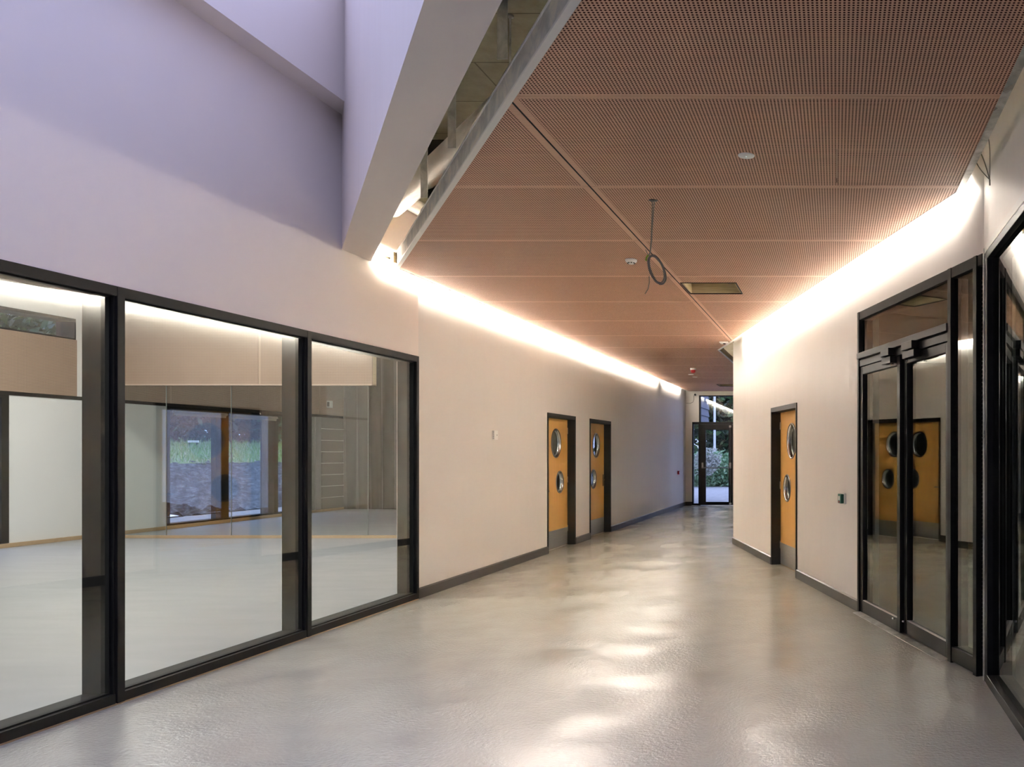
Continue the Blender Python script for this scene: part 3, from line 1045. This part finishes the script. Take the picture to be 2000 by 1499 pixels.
# alarm beacon and two small discs
r = empty('alarm_beacon', (-2.96, 17.45, ZC), label='red alarm beacon on a white base under the far ceiling', cat='alarm')
MB().lathe([(0.055, -0.035), (0.060, -0.030), (0.060, 0.0)], (0, 0, 0), 'z', 28).build('base', WHITEP, r)
MB().lathe([(0.0, -0.10), (0.03, -0.098), (0.046, -0.085), (0.052, -0.05), (0.052, -0.036)], (0, 0, 0), 'z', 28).build('lens', REDP, r)
for k, (x, y, lb) in enumerate(((-3.24, 18.8, 'left'), (-3.25, 19.4, 'right'))):
    r = empty('ceiling_disc', (x, y, ZC), label='small white ceiling disc behind the red beacon, %s one' % ('nearer' if k == 0 else 'farther'), cat='sensor', group='ceiling discs behind the beacon')
    MB().lathe([(0.0, -0.012), (0.05, -0.011), (0.06, -0.004), (0.06, 0.0)], (0, 0, 0), 'z', 28).build('disc', WHITEP, r)
# junction box at the corner of the angled wall
r = empty('junction_box', (-1.77, 13.36, ZC), label='white square sensor under the ceiling at the end of the angled wall', cat='sensor')
MB().bbox(-0.07, 0.07, -0.10, 0.10, -0.02, 0.0, 0.006).build('body', WHITEP, r)
MB().lathe([(0.0, -0.034), (0.018, -0.032), (0.022, -0.020)], (0.0, 0, 0), 'z', 18).build('lens', DARKP, r)
# camera dome on the end wall with a loose lead
r = empty('end_wall_camera', (-4.02, YE, 3.16), label='small dark camera with a loose lead high on the end wall', cat='camera')
MB().bbox(-0.05, 0.05, -0.05, 0.0, 0.0, 0.05, 0.006).build('bracket', WHITEP, r)
MB().lathe([(0.0, -0.11), (0.02, -0.105), (0.028, -0.09), (0.03, -0.05)], (0, 0, 0.02), 'y', 18).build('lens', DARKP, r)
MB().tube([(-0.05, -0.02, 0.0), (-0.04, -0.02, -0.10), (-0.07, -0.02, -0.19), (-0.15, -0.02, -0.225), (-0.265, -0.012, -0.22)], 0.006).build('lead', CABLE, r)

# cables by the right corner
r = empty('loose_cables', (0.945, 5.15, 3.18), label='loose grey cable ends hanging from the cove at the right corner', cat='cable')
for k, (dx, dy, dz) in enumerate(((-0.075, -0.26, 0.20), (-0.075, 0.05, 0.225), (-0.080, 0.14, 0.205))):
    pts = []
    for i in range(15):
        t = i / 14
        p = Vector((dx, dy, dz)) * (1 - t)
        p.z += 0.05 * math.sin(math.pi * t) * (1.3 - 0.7 * k)
        p.x += 0.012 * math.sin(math.pi * t) * (1 - k)
        pts.append(p)
    MB().tube(pts, 0.0034, 6).build('cable', CABLE, r)
MB().tube([(0, 0, 0), (0.001, 0, -0.035)], 0.005, 6).build('cable_end', CABLE, r)

# ------------------------------------------------------------------ wall fittings
r = empty('thermostat', (XL, 10.58, 1.73), LA, label='white thermostat box on the left wall before the doors', cat='thermostat')
MB().bbox(-0.055, 0.055, -0.03, 0, -0.058, 0.058, 0.004).build('body', WHITEP, r)
for k in range(7):
    MB().box(-0.056, -0.054, -0.026, -0.008, -0.045 + k * 0.014, -0.040 + k * 0.014).build('vent_slot', DARKP, r)
MB().lathe([(0.0, -0.034), (0.006, -0.033), (0.006, -0.03)], (0.02, 0, 0.0), 'y', 12).build('sensor', DARKP, r)

r = empty('call_point', (XL, 22.9, 0.975), LA, label='red fire call point on the left wall near the exit', cat='call point')
MB().bbox(-0.045, 0.045, -0.045, 0, -0.047, 0.047, 0.004).build('body', REDP, r)
MB().box(-0.025, 0.025, -0.047, -0.045, -0.022, 0.022).build('face', WHITEP, r)

r = empty('door_release', rp(2.93, 0, 1.05), RANG, label='green door release box on the wall left of the black glazed doors', cat='call point')
MB().bbox(-0.052, 0.052, -0.024, 0, -0.055, 0.055, 0.004).build('back_box', WHITEP, r)
MB().bbox(-0.046, 0.046, -0.058, -0.024, -0.047, 0.047, 0.004).build('front_case', GREENP, r)
MB().box(-0.024, 0.024, -0.060, -0.058, -0.016, 0.026).build('glass_plate', WHITEP, r)
MB().lathe([(0.0, -0.063), (0.009, -0.062), (0.009, -0.058)], (0.0, 0, -0.031), 'y', 14).build('button', REDP, r)

# ------------------------------------------------------------------ services in the gap beside the lightwell
def pipe(name, pts, rad, label):
    q = MB().tube(pts, rad, 20)
    # foil tape bands
    o = q.build(name, FOIL)
    tag(o, label, 'pipe', 'lagged pipes above the ceiling')
    return o


pipe('lagged_pipe', [(-1.3, 4.46, 3.76), (-4.06, 7.69, 3.76)], 0.095, 'thick foil-lagged pipe above the gap, upper one')
pipe('lagged_pipe.001', [(-1.9, 5.75, 3.70), (-3.62, 7.56, 3.70), (-3.72, 7.68, 3.69), (-3.74, 7.80, 3.68), (-3.66, 7.90, 3.68), (-2.6, 8.6, 3.68)], 0.075, 'foil-lagged pipe above the gap bending near the wall')
pipe('lagged_pipe.002', [(-4.20, 7.7, 3.97), (-4.20, 20.0, 3.97)], 0.07, 'foil-lagged pipe running along the left wall under the slab')
r = MB()
r.box(-3.35, -2.95, 6.9, 7.3, 3.6, 4.08)
tag(r.build('dark_duct', BLACK), 'black duct box up behind the hanger straps', 'duct')
# hanger straps
for k, (x, y) in enumerate(((-1.55, 4.0), (-2.32, 5.16), (-2.98, 6.16), (-0.6, 2.6))):
    off = nrm * 0.10
    q = MB()
    px_, py_ = x + off.x, y + off.y
    q.box(-0.025, 0.025, -0.003, 0.003, 0, ZS - (ZC + 0.10))
    o = q.build('hanger_strap', GALV, None, (px_ - nrm.x * 0.065, py_ - nrm.y * 0.065, ZC + 0.10), math.atan2(d_.y, d_.x) + 0.9)
    tag(o, 'galvanised hanger strap holding the ceiling edge, %s' % ('nearest the top of the picture', 'between the other two straps', 'nearest the lagged pipes', 'beyond the top of the picture')[k], 'strap', 'ceiling hanger straps')
r = empty('threaded_rod', (-1.93, 4.98, ZS), label='thin threaded rod with a steel bracket hanging from the concrete soffit', cat='rod')
MB().cyl((0, 0, 0), (0, 0, -0.62), 0.006).build('rod', GALV, r)
MB().bbox(-0.05, 0.05, -0.02, 0.02, -0.44, -0.40, 0.002).build('bracket', GALV, r)
MB().cyl((0, 0, -0.002), (0, 0, -0.012), 0.02).build('fixing', GALV, r)
# plasterboard raw patch on the wall above the cove and a timber bracket at the ceiling corner
tag(MB().box(-4.303, -4.296, 8.25, 9.4, 3.78, 3.93).build('bare_plasterboard', principled('bare_board', (0.42, 0.43, 0.48), 0.8)[0]), 'strip of bare grey plasterboard high on the left wall behind the gap', 'plasterboard')
tag(MB().prism([(-4.21, 8.07), (-4.23, 7.95), (-4.16, 7.90), (-4.15, 7.99)], ZC + 0.03, ZC + 0.13).build('corner_bracket', OAK2), 'small wooden bracket at the lightwell corner of the ceiling', 'bracket')

# cable tray above the right cove
r = empty('cable_tray', (0, 0, 3.62), label='wire cable tray with coloured cables above the right cove', cat='cable tray')
t0, t1 = Vector((0.27, 7.0, 0)), Vector((-1.53, 12.6, 0))
ud = (t1 - t0).normalized()
sd = Vector((ud.y, -ud.x, 0))
q = MB()
for k in range(7):
    o_ = sd * (-0.15 + 0.05 * k)
    q.cyl(t0 + o_, t1 + o_, 0.004, n=6)
for k in range(50):
    p = t0 + ud * (0.115 * k)
    q.cyl(p - sd * 0.15, p + sd * 0.15, 0.004, n=6)
q.build('wire_basket', GALV, r)
for k, c in enumerate(((0.04, 0.06, 0.3), (0.5, 0.02, 0.03), (0.6, 0.58, 0.55), (0.25, 0.4, 0.05), (0.5, 0.02, 0.03), (0.03, 0.03, 0.03))):
    o_ = sd * (-0.11 + 0.045 * k) + Vector((0, 0, 0.012))
    MB().cyl(t0 + o_, t1 + o_, 0.012, n=8).build('tray_cable', principled('tray_cable_%d' % k, c, 0.5)[0], r)

# ------------------------------------------------------------------ room behind the left glazing
FX = -13.2
LF = math.pi / 2     # far wall frame: local x = +Y, local y = -X
far_holes = [(9.6, 13.39, 0.07, 2.43), (16.55, 19.80, 0.07, 2.43), (19.80, 21.25, 0.07, 2.43), (8.0, 14.57, 3.465, 3.83)]
fw_ = wall_mesh(-3.6, 22.6, 0, 4.7, 0.3, far_holes)
struct('wall_far', fw_, CREAM, 'cream far wall of the room seen through the left glazing', 'wall', loc=(FX, 0, 0), rotz=LF)
mb = MB()
mb.box(-13.5, XL - 0.2, -3.6, 22.8, 4.6, 4.8)
struct('ceiling_inner', mb, CREAM, 'white ceiling of the room behind the left glazing', 'ceiling')
mb = MB()
mb.box(-13.5, XL - 0.2, 22.6, 22.8, 0, 4.7)
struct('wall_inner_back', mb, DARKROOM, 'dark wall behind the stage curtain', 'wall')
# dark band over the cream wall, oak skirting
mb = MB().box(-3.6, 22.5, -0.012, 0, 2.43, 2.49)
struct('trim_7', mb, BLACK2, 'black shadow line across the far wall over the windows', 'trim', loc=(FX, 0, 0), rotz=LF)
mb = MB().bbox(-3.6, 22.5, -0.05, 0, 0, 0.065, 0.004)
struct('trim_8', mb, OAK, 'oak skirting along the far wall of the inner room', 'trim', loc=(FX, 0, 0), rotz=LF)
# perforated lining of the far wall
r = empty('wall_lining', (FX, 0, 0), LF, label='perforated timber lining above the far windows', cat='wall lining', kind='structure')
ys = [8.0, 9.66, 11.3, 12.94, 14.57]
for a, b_ in zip(ys[:-1], ys[1:]):
    MB().box(0.003, b_ - a - 0.003, -0.04, 0, 2.49, 3.465).build('panel', PERFV, r, (a, 0, 0))
ys = [14.95, 16.6, 18.25, 19.9, 21.4, 22.5]
for a, b_ in zip(ys[:-1], ys[1:]):
    MB().box(0.003, b_ - a - 0.003, -0.04, 0, 2.49, 3.6).build('panel', PERFV, r, (a, 0, 0))


def far_window(name, y0, y1, z0, z1, mulls, label, fwid=0.08):
    r = empty(name, (FX, y0, z0), LF, label=label, cat='window', kind='structure')
    W, H = y1 - y0, z1 - z0
    MB().box(0, fwid, -0.02, 0.31, 0, H).build('jamb', BLACK, r)
    MB().box(W - fwid, W, -0.02, 0.31, 0, H).build('jamb', BLACK, r)
    MB().box(fwid, W - fwid, -0.02, 0.31, H - 0.05, H).build('head', BLACK, r)
    MB().box(fwid, W - fwid, -0.02, 0.2, 0, 0.03).build('sill', BLACK, r)
    edges_ = [fwid]
    for (a, b_) in mulls:
        MB().box(a - y0, b_ - y0, 0.03, 0.13, 0.03, H - 0.05).build('mullion', BLACK, r)
        edges_ += [a - y0, b_ - y0]
    edges_.append(W - fwid)
    for k in range(0, len(edges_), 2):
        MB().box(edges_[k], edges_[k + 1], 0.10, 0.112, 0.03, H - 0.05).build('pane', GLASS, r)
    return r


far_window('window_7', 9.6, 13.39, 0.07, 2.43, [(11.4, 11.5)], 'far room window at the left edge of the picture', 0.12)
far_window('window_8', 16.55, 19.80, 0.07, 2.43, [(17.92, 18.31)], 'far room window onto the earth bank with a dark middle post')
far_window('window_9', 19.80, 21.25, 0.07, 2.43, [], 'narrow far room window mostly hidden behind the mullion', 0.05)
far_window('window_10', 8.0, 14.57, 3.465, 3.83, [], 'high clerestory strip window above the perforated lining', 0.02)
# roller blinds
for k, (a, b_) in enumerate(((16.66, 18.12), (18.36, 19.75))):
    r = empty('roller_blind', (FX + 0.06, a, 2.335), LF, label='rolled-up fabric blind at the %s half of the far window' % ('left' if k == 0 else 'right'), cat='blind', group='roller blinds at the far window')
    MB().cyl((0, 0, 0), (b_ - a, 0, 0), 0.03, n=16).build('roll', BLIND, r)
    MB().bbox(0.02, b_ - a - 0.02, -0.006, 0.006, -0.075, -0.028, 0.002).build('hem_bar', BLIND, r)
# dark boarded door at the end of the far wall
r = empty('door_6', (FX, 21.28, 0.06), LF, label='dark boarded door beside the stage curtain', cat='door', kind='structure')
MB().box(0, 0.22, -0.03, 0, 0, 2.37).build('frame_post', principled('slate_paint', (0.06, 0.066, 0.075), 0.5)[0], r)
for k in range(8):
    MB().bbox(0.22, 1.2, -0.045, 0, k * 0.297, k * 0.297 + 0.289, 0.008).build('board', principled('dark_board_%d' % k, (0.04, 0.035, 0.026), 0.6, spec=0.2)[0] if k == 0 else MATS['dark_board_0'], r)
# small white device on the lining
r = empty('wall_sensor', (FX + 0.04, 21.76, 2.77), LF, label='small white device on the perforated lining near the curtain', cat='sensor')
MB().bbox(-0.06, 0.06, -0.10, 0, -0.09, 0.09, 0.01).build('body', WHITEP, r)
MB().box(-0.07, -0.06, -0.08, -0.02, -0.06, 0.06).build('lens', DARKP, r)

# stage curtain
m, n, l, b = principled('brown_drape', (0.045, 0.037, 0.027), 0.9, spec=0.1)
b.inputs['Sheen Weight'].default_value = 0.3
mb = MB()
nx = 420
vv_, ff_ = [], []
for i in range(nx + 1):
    x = -13.1 + 8.5 * i / nx
    for j, z in enumerate((0.02, 1.5, 3.0, 4.55)):
        a_ = 0.05 + 0.03 * math.sin(i * 0.13)
        y = 22.35 + a_ * math.sin(x * 18 + 0.4 * math.sin(3 * x) + 0.05 * z) + 0.02 * math.sin(x * 41 + z)
        vv_.append((x, y, z))
for i in range(nx):
    for j in range(3):
        ff_.append((i * 4 + j, (i + 1) * 4 + j, (i + 1) * 4 + j + 1, i * 4 + j + 1))
mb.add(vv_, ff_, True)
cur = mb.build('stage_curtain', m)
sm = cur.modifiers.new('thickness', 'SOLIDIFY')
sm.thickness = 0.006
tag(cur, 'tall dark brown pleated curtain at the back of the inner room', 'curtain')

# perforated bulkhead and frameless glass screen
r = empty('wall_bulkhead', (0, 14.82, 0), label='perforated timber bulkhead hanging across the inner room', cat='bulkhead', kind='structure')
xs = [-13.18, -10.19, -8.18]
for a, b_ in zip(xs[:-1], xs[1:]):
    MB().box(0.003, b_ - a - 0.003, 0, 0.03, 2.72, 4.6).build('panel', PERFV, r, (a, 0, 0))
MB().box(-13.18, -8.18, 0.031, 0.14, 2.70, 4.6).build('frame', OAK2, r)
MB().box(-13.18, -8.18, -0.012, 0.14, 2.70, 2.72).build('bottom_trim', principled('veneer_trim', (0.55, 0.42, 0.32), 0.5)[0], r)
r = empty('glass_screen', (0, 14.85, 0), label='frameless glass screen on an oak rail across the inner room', cat='glass screen')
MB().bbox(-13.15, -4.55, -0.03, 0.04, 0, 0.05, 0.004).build('oak_rail', OAK, r)
xs = [-13.15, -11.84, -10.69, -8.27]
for a, b_ in zip(xs[:-1], xs[1:]):
    MB().box(a + 0.004, b_ - 0.004, 0.0, 0.012, 0.05, 2.70).build('pane', GLASS, r)
    MB().box(b_ - 0.004, b_ + 0.004, -0.001, 0.013, 0.05, 2.70).build('joint', principled('silicone_joint_%d' % len(MATS), (0.20, 0.22, 0.20), 0.4)[0], r)

# unseen lamps added to brighten the inner room, high above the view
for k, (x, y) in enumerate(((-6.6, 3.0), (-10.6, 3.0), (-6.6, 8.0), (-10.6, 8.0), (-6.6, 12.6), (-10.6, 12.6), (-8.6, 18.5))):
    r = empty('added_room_lamp', (x, y, 4.6), label='unseen rectangular ceiling lamp added to light the room behind the left glazing', cat='light', group='added inner room lamps')
    MB().bbox(-0.62, 0.62, -0.32, 0.32, -0.06, 0.0, 0.01).build('housing', WHITEP, r)
    area_light('lamp', (0, 0, -0.065), (0, 0, 0), 1.2, 0.6, ROOM_W * (0.12 if k == 6 else 1.0), (1.0, 0.97, 0.93), r)

# ------------------------------------------------------------------ outdoors
def terrain(name, xs, ys, zf, mat, label, cat):
    vv_, ff_ = [], []
    for x in xs:
        for y in ys:
            vv_.append((x, y, zf(x, y)))
    ny = len(ys)
    for i in range(len(xs) - 1):
        for j in range(ny - 1):
            ff_.append((i * ny + j, i * ny + j + 1, (i + 1) * ny + j + 1, (i + 1) * ny + j))
    q = MB()
    q.add([p for p in vv_], [f[::-1] for f in ff_], True)
    return tag(q.build(name, mat), label, cat, kind='structure')


def zbank(x):
    return float(np.interp(-x, [13, 15.5, 18, 24, 32, 60], [-0.02, -0.01, 0.25, 1.06, 1.98, 3.0]))


m, n, l, b = principled('pale_path', (0.40, 0.40, 0.40), 0.9)
v = coords(n, l)
l.new(ramp(n, l, noise(n, l, v, 3, 6, 0.7), [(0.3, (0.30, 0.30, 0.30)), (0.7, (0.46, 0.45, 0.44))]), b.inputs['Base Color'])
PATH = m
m, n, l, b = principled('sky_tinted_soil_clods', (0.20, 0.17, 0.15), 0.95)
v = coords(n, l)
l.new(ramp(n, l, noise(n, l, v, 5, 6, 0.75), [(0.38, (0.025, 0.03, 0.035)), (0.52, (0.10, 0.125, 0.15)), (0.66, (0.28, 0.34, 0.38))]), b.inputs['Base Color'])  # bluish tint of the soil stands in for blue skylight
l.new(bump(n, l, noise(n, l, v, 14, 5, 0.7), 1.0, 0.15), b.inputs['Normal'])
SOIL = m
m, n, l, b = principled('rough_grass', (0.16, 0.25, 0.06), 0.9)
v = coords(n, l)
l.new(ramp(n, l, noise(n, l, v, 0.6, 5, 0.7), [(0.35, (0.11, 0.24, 0.035)), (0.55, (0.24, 0.34, 0.12)), (0.68, (0.42, 0.42, 0.34))]), b.inputs['Base Color'])
GRASS = m
nz_ = np.random.default_rng(3)
terrain('ground_path', [-13.45, -14.2, -15.0, -15.9], list(np.linspace(0, 75, 30)), lambda x, y: -0.015, PATH, 'pale gravel path outside the far windows', 'path')
terrain('ground_soil', list(np.linspace(-15.6, -24.3, 60)), list(np.linspace(8, 70, 240)),
        lambda x, y: zbank(x) + 0.05 * math.sin(x * 5.1 + y * 2.3) * math.sin(y * 4.7) + 0.20 * nz_.random() - 0.08, SOIL, 'bank of dark clodded soil outside the far windows', 'soil')
terrain('ground_grass', list(np.linspace(-24.0, -60, 30)), list(np.linspace(8, 110, 60)), lambda x, y: zbank(x) + 0.06 * nz_.random() + 0.03, GRASS, 'green grass strip above the soil bank', 'grass')
terrain('ground_exit', list(np.linspace(-14, 20, 20)), [YE + 0.2, 28, 32, 38, 44, 60, 80], lambda x, y: -0.02 if y < 40 else 0.1, PATH, 'pale paving outside the glazed exit', 'paving')


def leaf_mat(name, cols):
    m, n, l, b = principled(name, cols[0], 0.6, spec=0.3)
    info = node(n, 'ShaderNodeNewGeometry')
    l.new(ramp(n, l, info.outputs['Random Per Island'], [(i / max(1, len(cols) - 1), c) for i, c in enumerate(cols)]), b.inputs['Base Color'])
    b.inputs['Transmission Weight'].default_value = 0.0
    return m


LEAF_G = leaf_mat('dark_green_leaves', [(0.035, 0.075, 0.03), (0.08, 0.15, 0.05), (0.14, 0.21, 0.09)])
LEAF_B = leaf_mat('russet_leaves', [(0.05, 0.018, 0.01), (0.10, 0.04, 0.018), (0.04, 0.05, 0.03)])
LEAF_M = leaf_mat('blue_green_leaves', [(0.03, 0.055, 0.03), (0.08, 0.13, 0.07), (0.17, 0.22, 0.17)])
LEAF_L = leaf_mat('hedge_leaves', [(0.10, 0.22, 0.10), (0.26, 0.42, 0.22), (0.45, 0.62, 0.42)])
LEAF_P = leaf_mat('pale_seed_heads', [(0.42, 0.42, 0.38), (0.60, 0.60, 0.55), (0.35, 0.40, 0.30)])
BARK = principled('bark', (0.07, 0.05, 0.035), 0.9)[0]


def leaves(centres, size, jitter=0.5):
    """one quad leaf per centre, random orientation"""
    nL = len(centres)
    c = np.asarray(centres, float)
    a = rng.normal(size=(nL, 3))
    a /= np.linalg.norm(a, axis=1)[:, None]
    t = rng.normal(size=(nL, 3))
    b_ = np.cross(a, t)
    b_ /= np.linalg.norm(b_, axis=1)[:, None]
    s = size * (1 + jitter * rng.uniform(-1, 1, (nL, 1)))
    q = np.stack([c - a * s, c + b_ * s * 0.45, c + a * s, c - b_ * s * 0.45], 1).reshape(-1, 3)
    f = np.arange(nL * 4).reshape(-1, 4)
    m_ = MB()
    m_.v = [tuple(p) for p in q]
    m_.f = [tuple(p) for p in f.tolist()]
    m_.s = [False] * nL
    return m_


def blob_points(nP, centre, rad, lumps):
    pts = []
    for k in range(lumps):
        d = rng.normal(size=3)
        d /= np.linalg.norm(d)
        cc = np.array(centre) + d * np.array(rad) * rng.uniform(0.25, 0.75)
        rr = np.array(rad) * rng.uniform(0.28, 0.5)
        e = rng.normal(size=(nP // lumps, 3))
        e /= np.linalg.norm(e, axis=1)[:, None]
        e *= rng.uniform(0.75, 1.0, (len(e), 1))
        pts.append(cc + e * rr)
    return np.concatenate(pts)


def tree(name, x, y, z0, h, rad, mat, label, nL=3200, size=0.22, group='trees beyond the windows'):
    r = empty(name, (x, y, z0), label=label, cat='tree', group=group)
    p = blob_points(nL, (0, 0, h * 0.5), (rad, rad, h * 0.52), 26)
    p2 = rng.normal(size=(nL // 2, 3)) * np.array([rad * 0.42, rad * 0.42, h * 0.24]) + np.array([0, 0, h * 0.48])
    p = np.concatenate([p, p2])
    p[:, 2] = np.abs(p[:, 2])
    tag(leaves(p, size).build('foliage', mat, r), kind='stuff')
    MB().cyl((0, 0, -0.2), (0.1, 0, h * 0.6), 0.16, 0.05, n=8).build('trunk', BARK, r)
    return r


spec = [(-34, 22, LEAF_M, 'green tree beyond the bank, leftmost through the far windows'),
        (-35, 30, LEAF_G, 'dark green tree second from left beyond the bank'),
        (-34, 37, LEAF_M, 'blue-green tree third from left beyond the bank'),
        (-35, 43, LEAF_B, 'russet tree beyond the bank left of the middle window post'),
        (-34, 49, LEAF_M, 'grey-green tree beyond the bank behind the middle window post'),
        (-35, 55, LEAF_B, 'russet tree beyond the bank right of the middle window post'),
        (-34, 62, LEAF_G, 'dark green tree rightmost beyond the bank'),
        (-38, 48, LEAF_G, 'tall dark green tree behind the russet trees'),
        (-39, 34, LEAF_G, 'tall dark green tree behind the left clerestory end')]
for (x, y, mt, lb) in spec:
    tree('bank_tree', x, y, zbank(x) - 0.2, 8.5 if x > -37 else 13.0, 4.2, mt, lb, 9000, 0.21)
# low undergrowth hedge in front of the trees
for k, (y0, lb) in enumerate(((18, 'low hedge at the top of the bank, left stretch'), (34, 'low hedge at the top of the bank, middle stretch'), (50, 'low hedge at the top of the bank, right stretch'))):
    p = np.column_stack([rng.uniform(-33.5, -32.0, 9000), rng.uniform(y0, y0 + 16.5, 9000), 1.9 + rng.uniform(0, 1.0, 9000) ** 0.8 * 2.6])
    o = leaves(p, 0.15).build('bank_hedge', (LEAF_M, LEAF_B, LEAF_M)[k])
    tag(o, lb, 'hedge', 'hedges at the top of the bank')
# grass blades on the strip
nB = 14000
gx = rng.uniform(-31.5, -24.0, nB)
gy = rng.uniform(24, 58, nB)
gz = np.interp(-gx, [13, 15.5, 18, 24, 32, 60], [-0.02, -0.01, 0.25, 1.06, 1.98, 3.0])
hh = rng.uniform(0.12, 0.42, nB)
aa = rng.uniform(0, 6.28, nB)
ca, sa = np.cos(aa) * 0.03, np.sin(aa) * 0.03
lx, ly = rng.normal(0, 0.12, nB), rng.normal(0, 0.12, nB)
q = np.stack([np.column_stack([gx - ca, gy - sa, gz]), np.column_stack([gx + ca, gy + sa, gz]), np.column_stack([gx + lx, gy + ly, gz + hh])], 1).reshape(-1, 3)
mb = MB()
mb.v = [tuple(p) for p in q]
mb.f = [tuple(p) for p in np.arange(nB * 3).reshape(-1, 3).tolist()]
mb.s = [False] * nB
tag(mb.build('grass_blades', leaf_mat('grass_leaves', [(0.14, 0.30, 0.04), (0.25, 0.40, 0.12), (0.48, 0.50, 0.40)])), 'tufts of long green and bleached grass on the strip', 'grass', kind='stuff')
# white board on the grass
r = empty('white_board', (-29.6, 38.7, zbank(-29.6) + 0.05), 0.5, label='small white board on short posts on the grass strip', cat='board')
MB().bbox(-0.20, 0.20, -0.10, 0.10, 0.24, 0.34, 0.01).build('board', principled('white_board_paint', (0.8, 0.8, 0.78), 0.5)[0], r)
MB().box(-0.16, -0.11, -0.03, 0.03, 0, 0.24).build('leg', BARK, r)
MB().box(0.11, 0.16, -0.03, 0.03, 0, 0.24).build('leg', BARK, r)

# outside the exit
r = empty('exit_hedge', (-5.6, 38.6, 0), label='rounded green hedge outside the glazed exit', cat='hedge')
p = blob_points(16000, (0, 0, 0.75), (3.2, 0.8, 1.0), 90)
p[:, 2] = np.abs(p[:, 2])
tag(leaves(p, 0.075).build('foliage', LEAF_L, r), kind='stuff')
MB().cyl((0, 0, 0), (0, 0, 1.0), 0.05, n=6).build('stem', BARK, r)
r = empty('pale_shrub', (-5.8, 37.3, 0), label='pale feathery shrub in front of the exit hedge', cat='shrub')
p = blob_points(4000, (0, 0, 1.15), (0.75, 0.35, 0.7), 24)
p[:, 2] = np.abs(p[:, 2])
tag(leaves(p, 0.05).build('foliage', LEAF_P, r), kind='stuff')
MB().cyl((0, 0, 0), (0, 0, 1.0), 0.03, n=6).build('stem', BARK, r)
for (x, y, mt, lb) in ((-11, 50, LEAF_G, 'dark tree beyond the exit, left'), (-6.5, 54, LEAF_M, 'tree beyond the exit behind the lamp post'), (-2.5, 50, LEAF_G, 'dark tree beyond the exit, right of the lamp post'), (3, 54, LEAF_M, 'tree beyond the exit hidden by the angled wall'), (-15, 56, LEAF_M, 'farthest left tree beyond the exit')):
    tree('exit_tree', x, y, 0, 9, 3.8, mt, lb, 11000, 0.2, 'trees beyond the exit')
r = empty('lamp_post', (-6.05, 42, 0), label='slim pale lamp post outside the exit', cat='lamp post')
MB().cyl((0, 0, 0), (0, 0, 5.2), 0.062, 0.055, n=14).build('post', principled('pale_grey_paint', (0.72, 0.74, 0.76), 0.5)[0], r)
MB().bbox(-0.09, 0.09, -0.09, 0.09, 0, 0.25, 0.02).build('base', MATS['pale_grey_paint'], r)
r = empty('clad_overhang', (0, 0, 0), label='slate-clad projecting bay outside the exit transom', cat='building')
CLAD = principled('slate_boards', (0.10, 0.11, 0.14), 0.6)[0]
MB().box(-7.5, -4.22, YE + 0.31, 27.7, 2.5, 5.6).build('core', CLAD, r)
for k in range(13):
    z = 2.46 + k * 0.235
    q = MB()
    q.add([(-4.22, YE + 0.31, z), (-4.16, YE + 0.31, z), (-4.16, 27.7, z), (-4.22, 27.7, z), (-4.22, YE + 0.31, z + 0.235), (-4.20, YE + 0.31, z + 0.235), (-4.20, 27.7, z + 0.235), (-4.22, 27.7, z + 0.235)],
          [(0, 3, 2, 1), (4, 5, 6, 7), (0, 1, 5, 4), (1, 2, 6, 5), (2, 3, 7, 6), (3, 0, 4, 7)])
    q.build('board', CLAD, r)
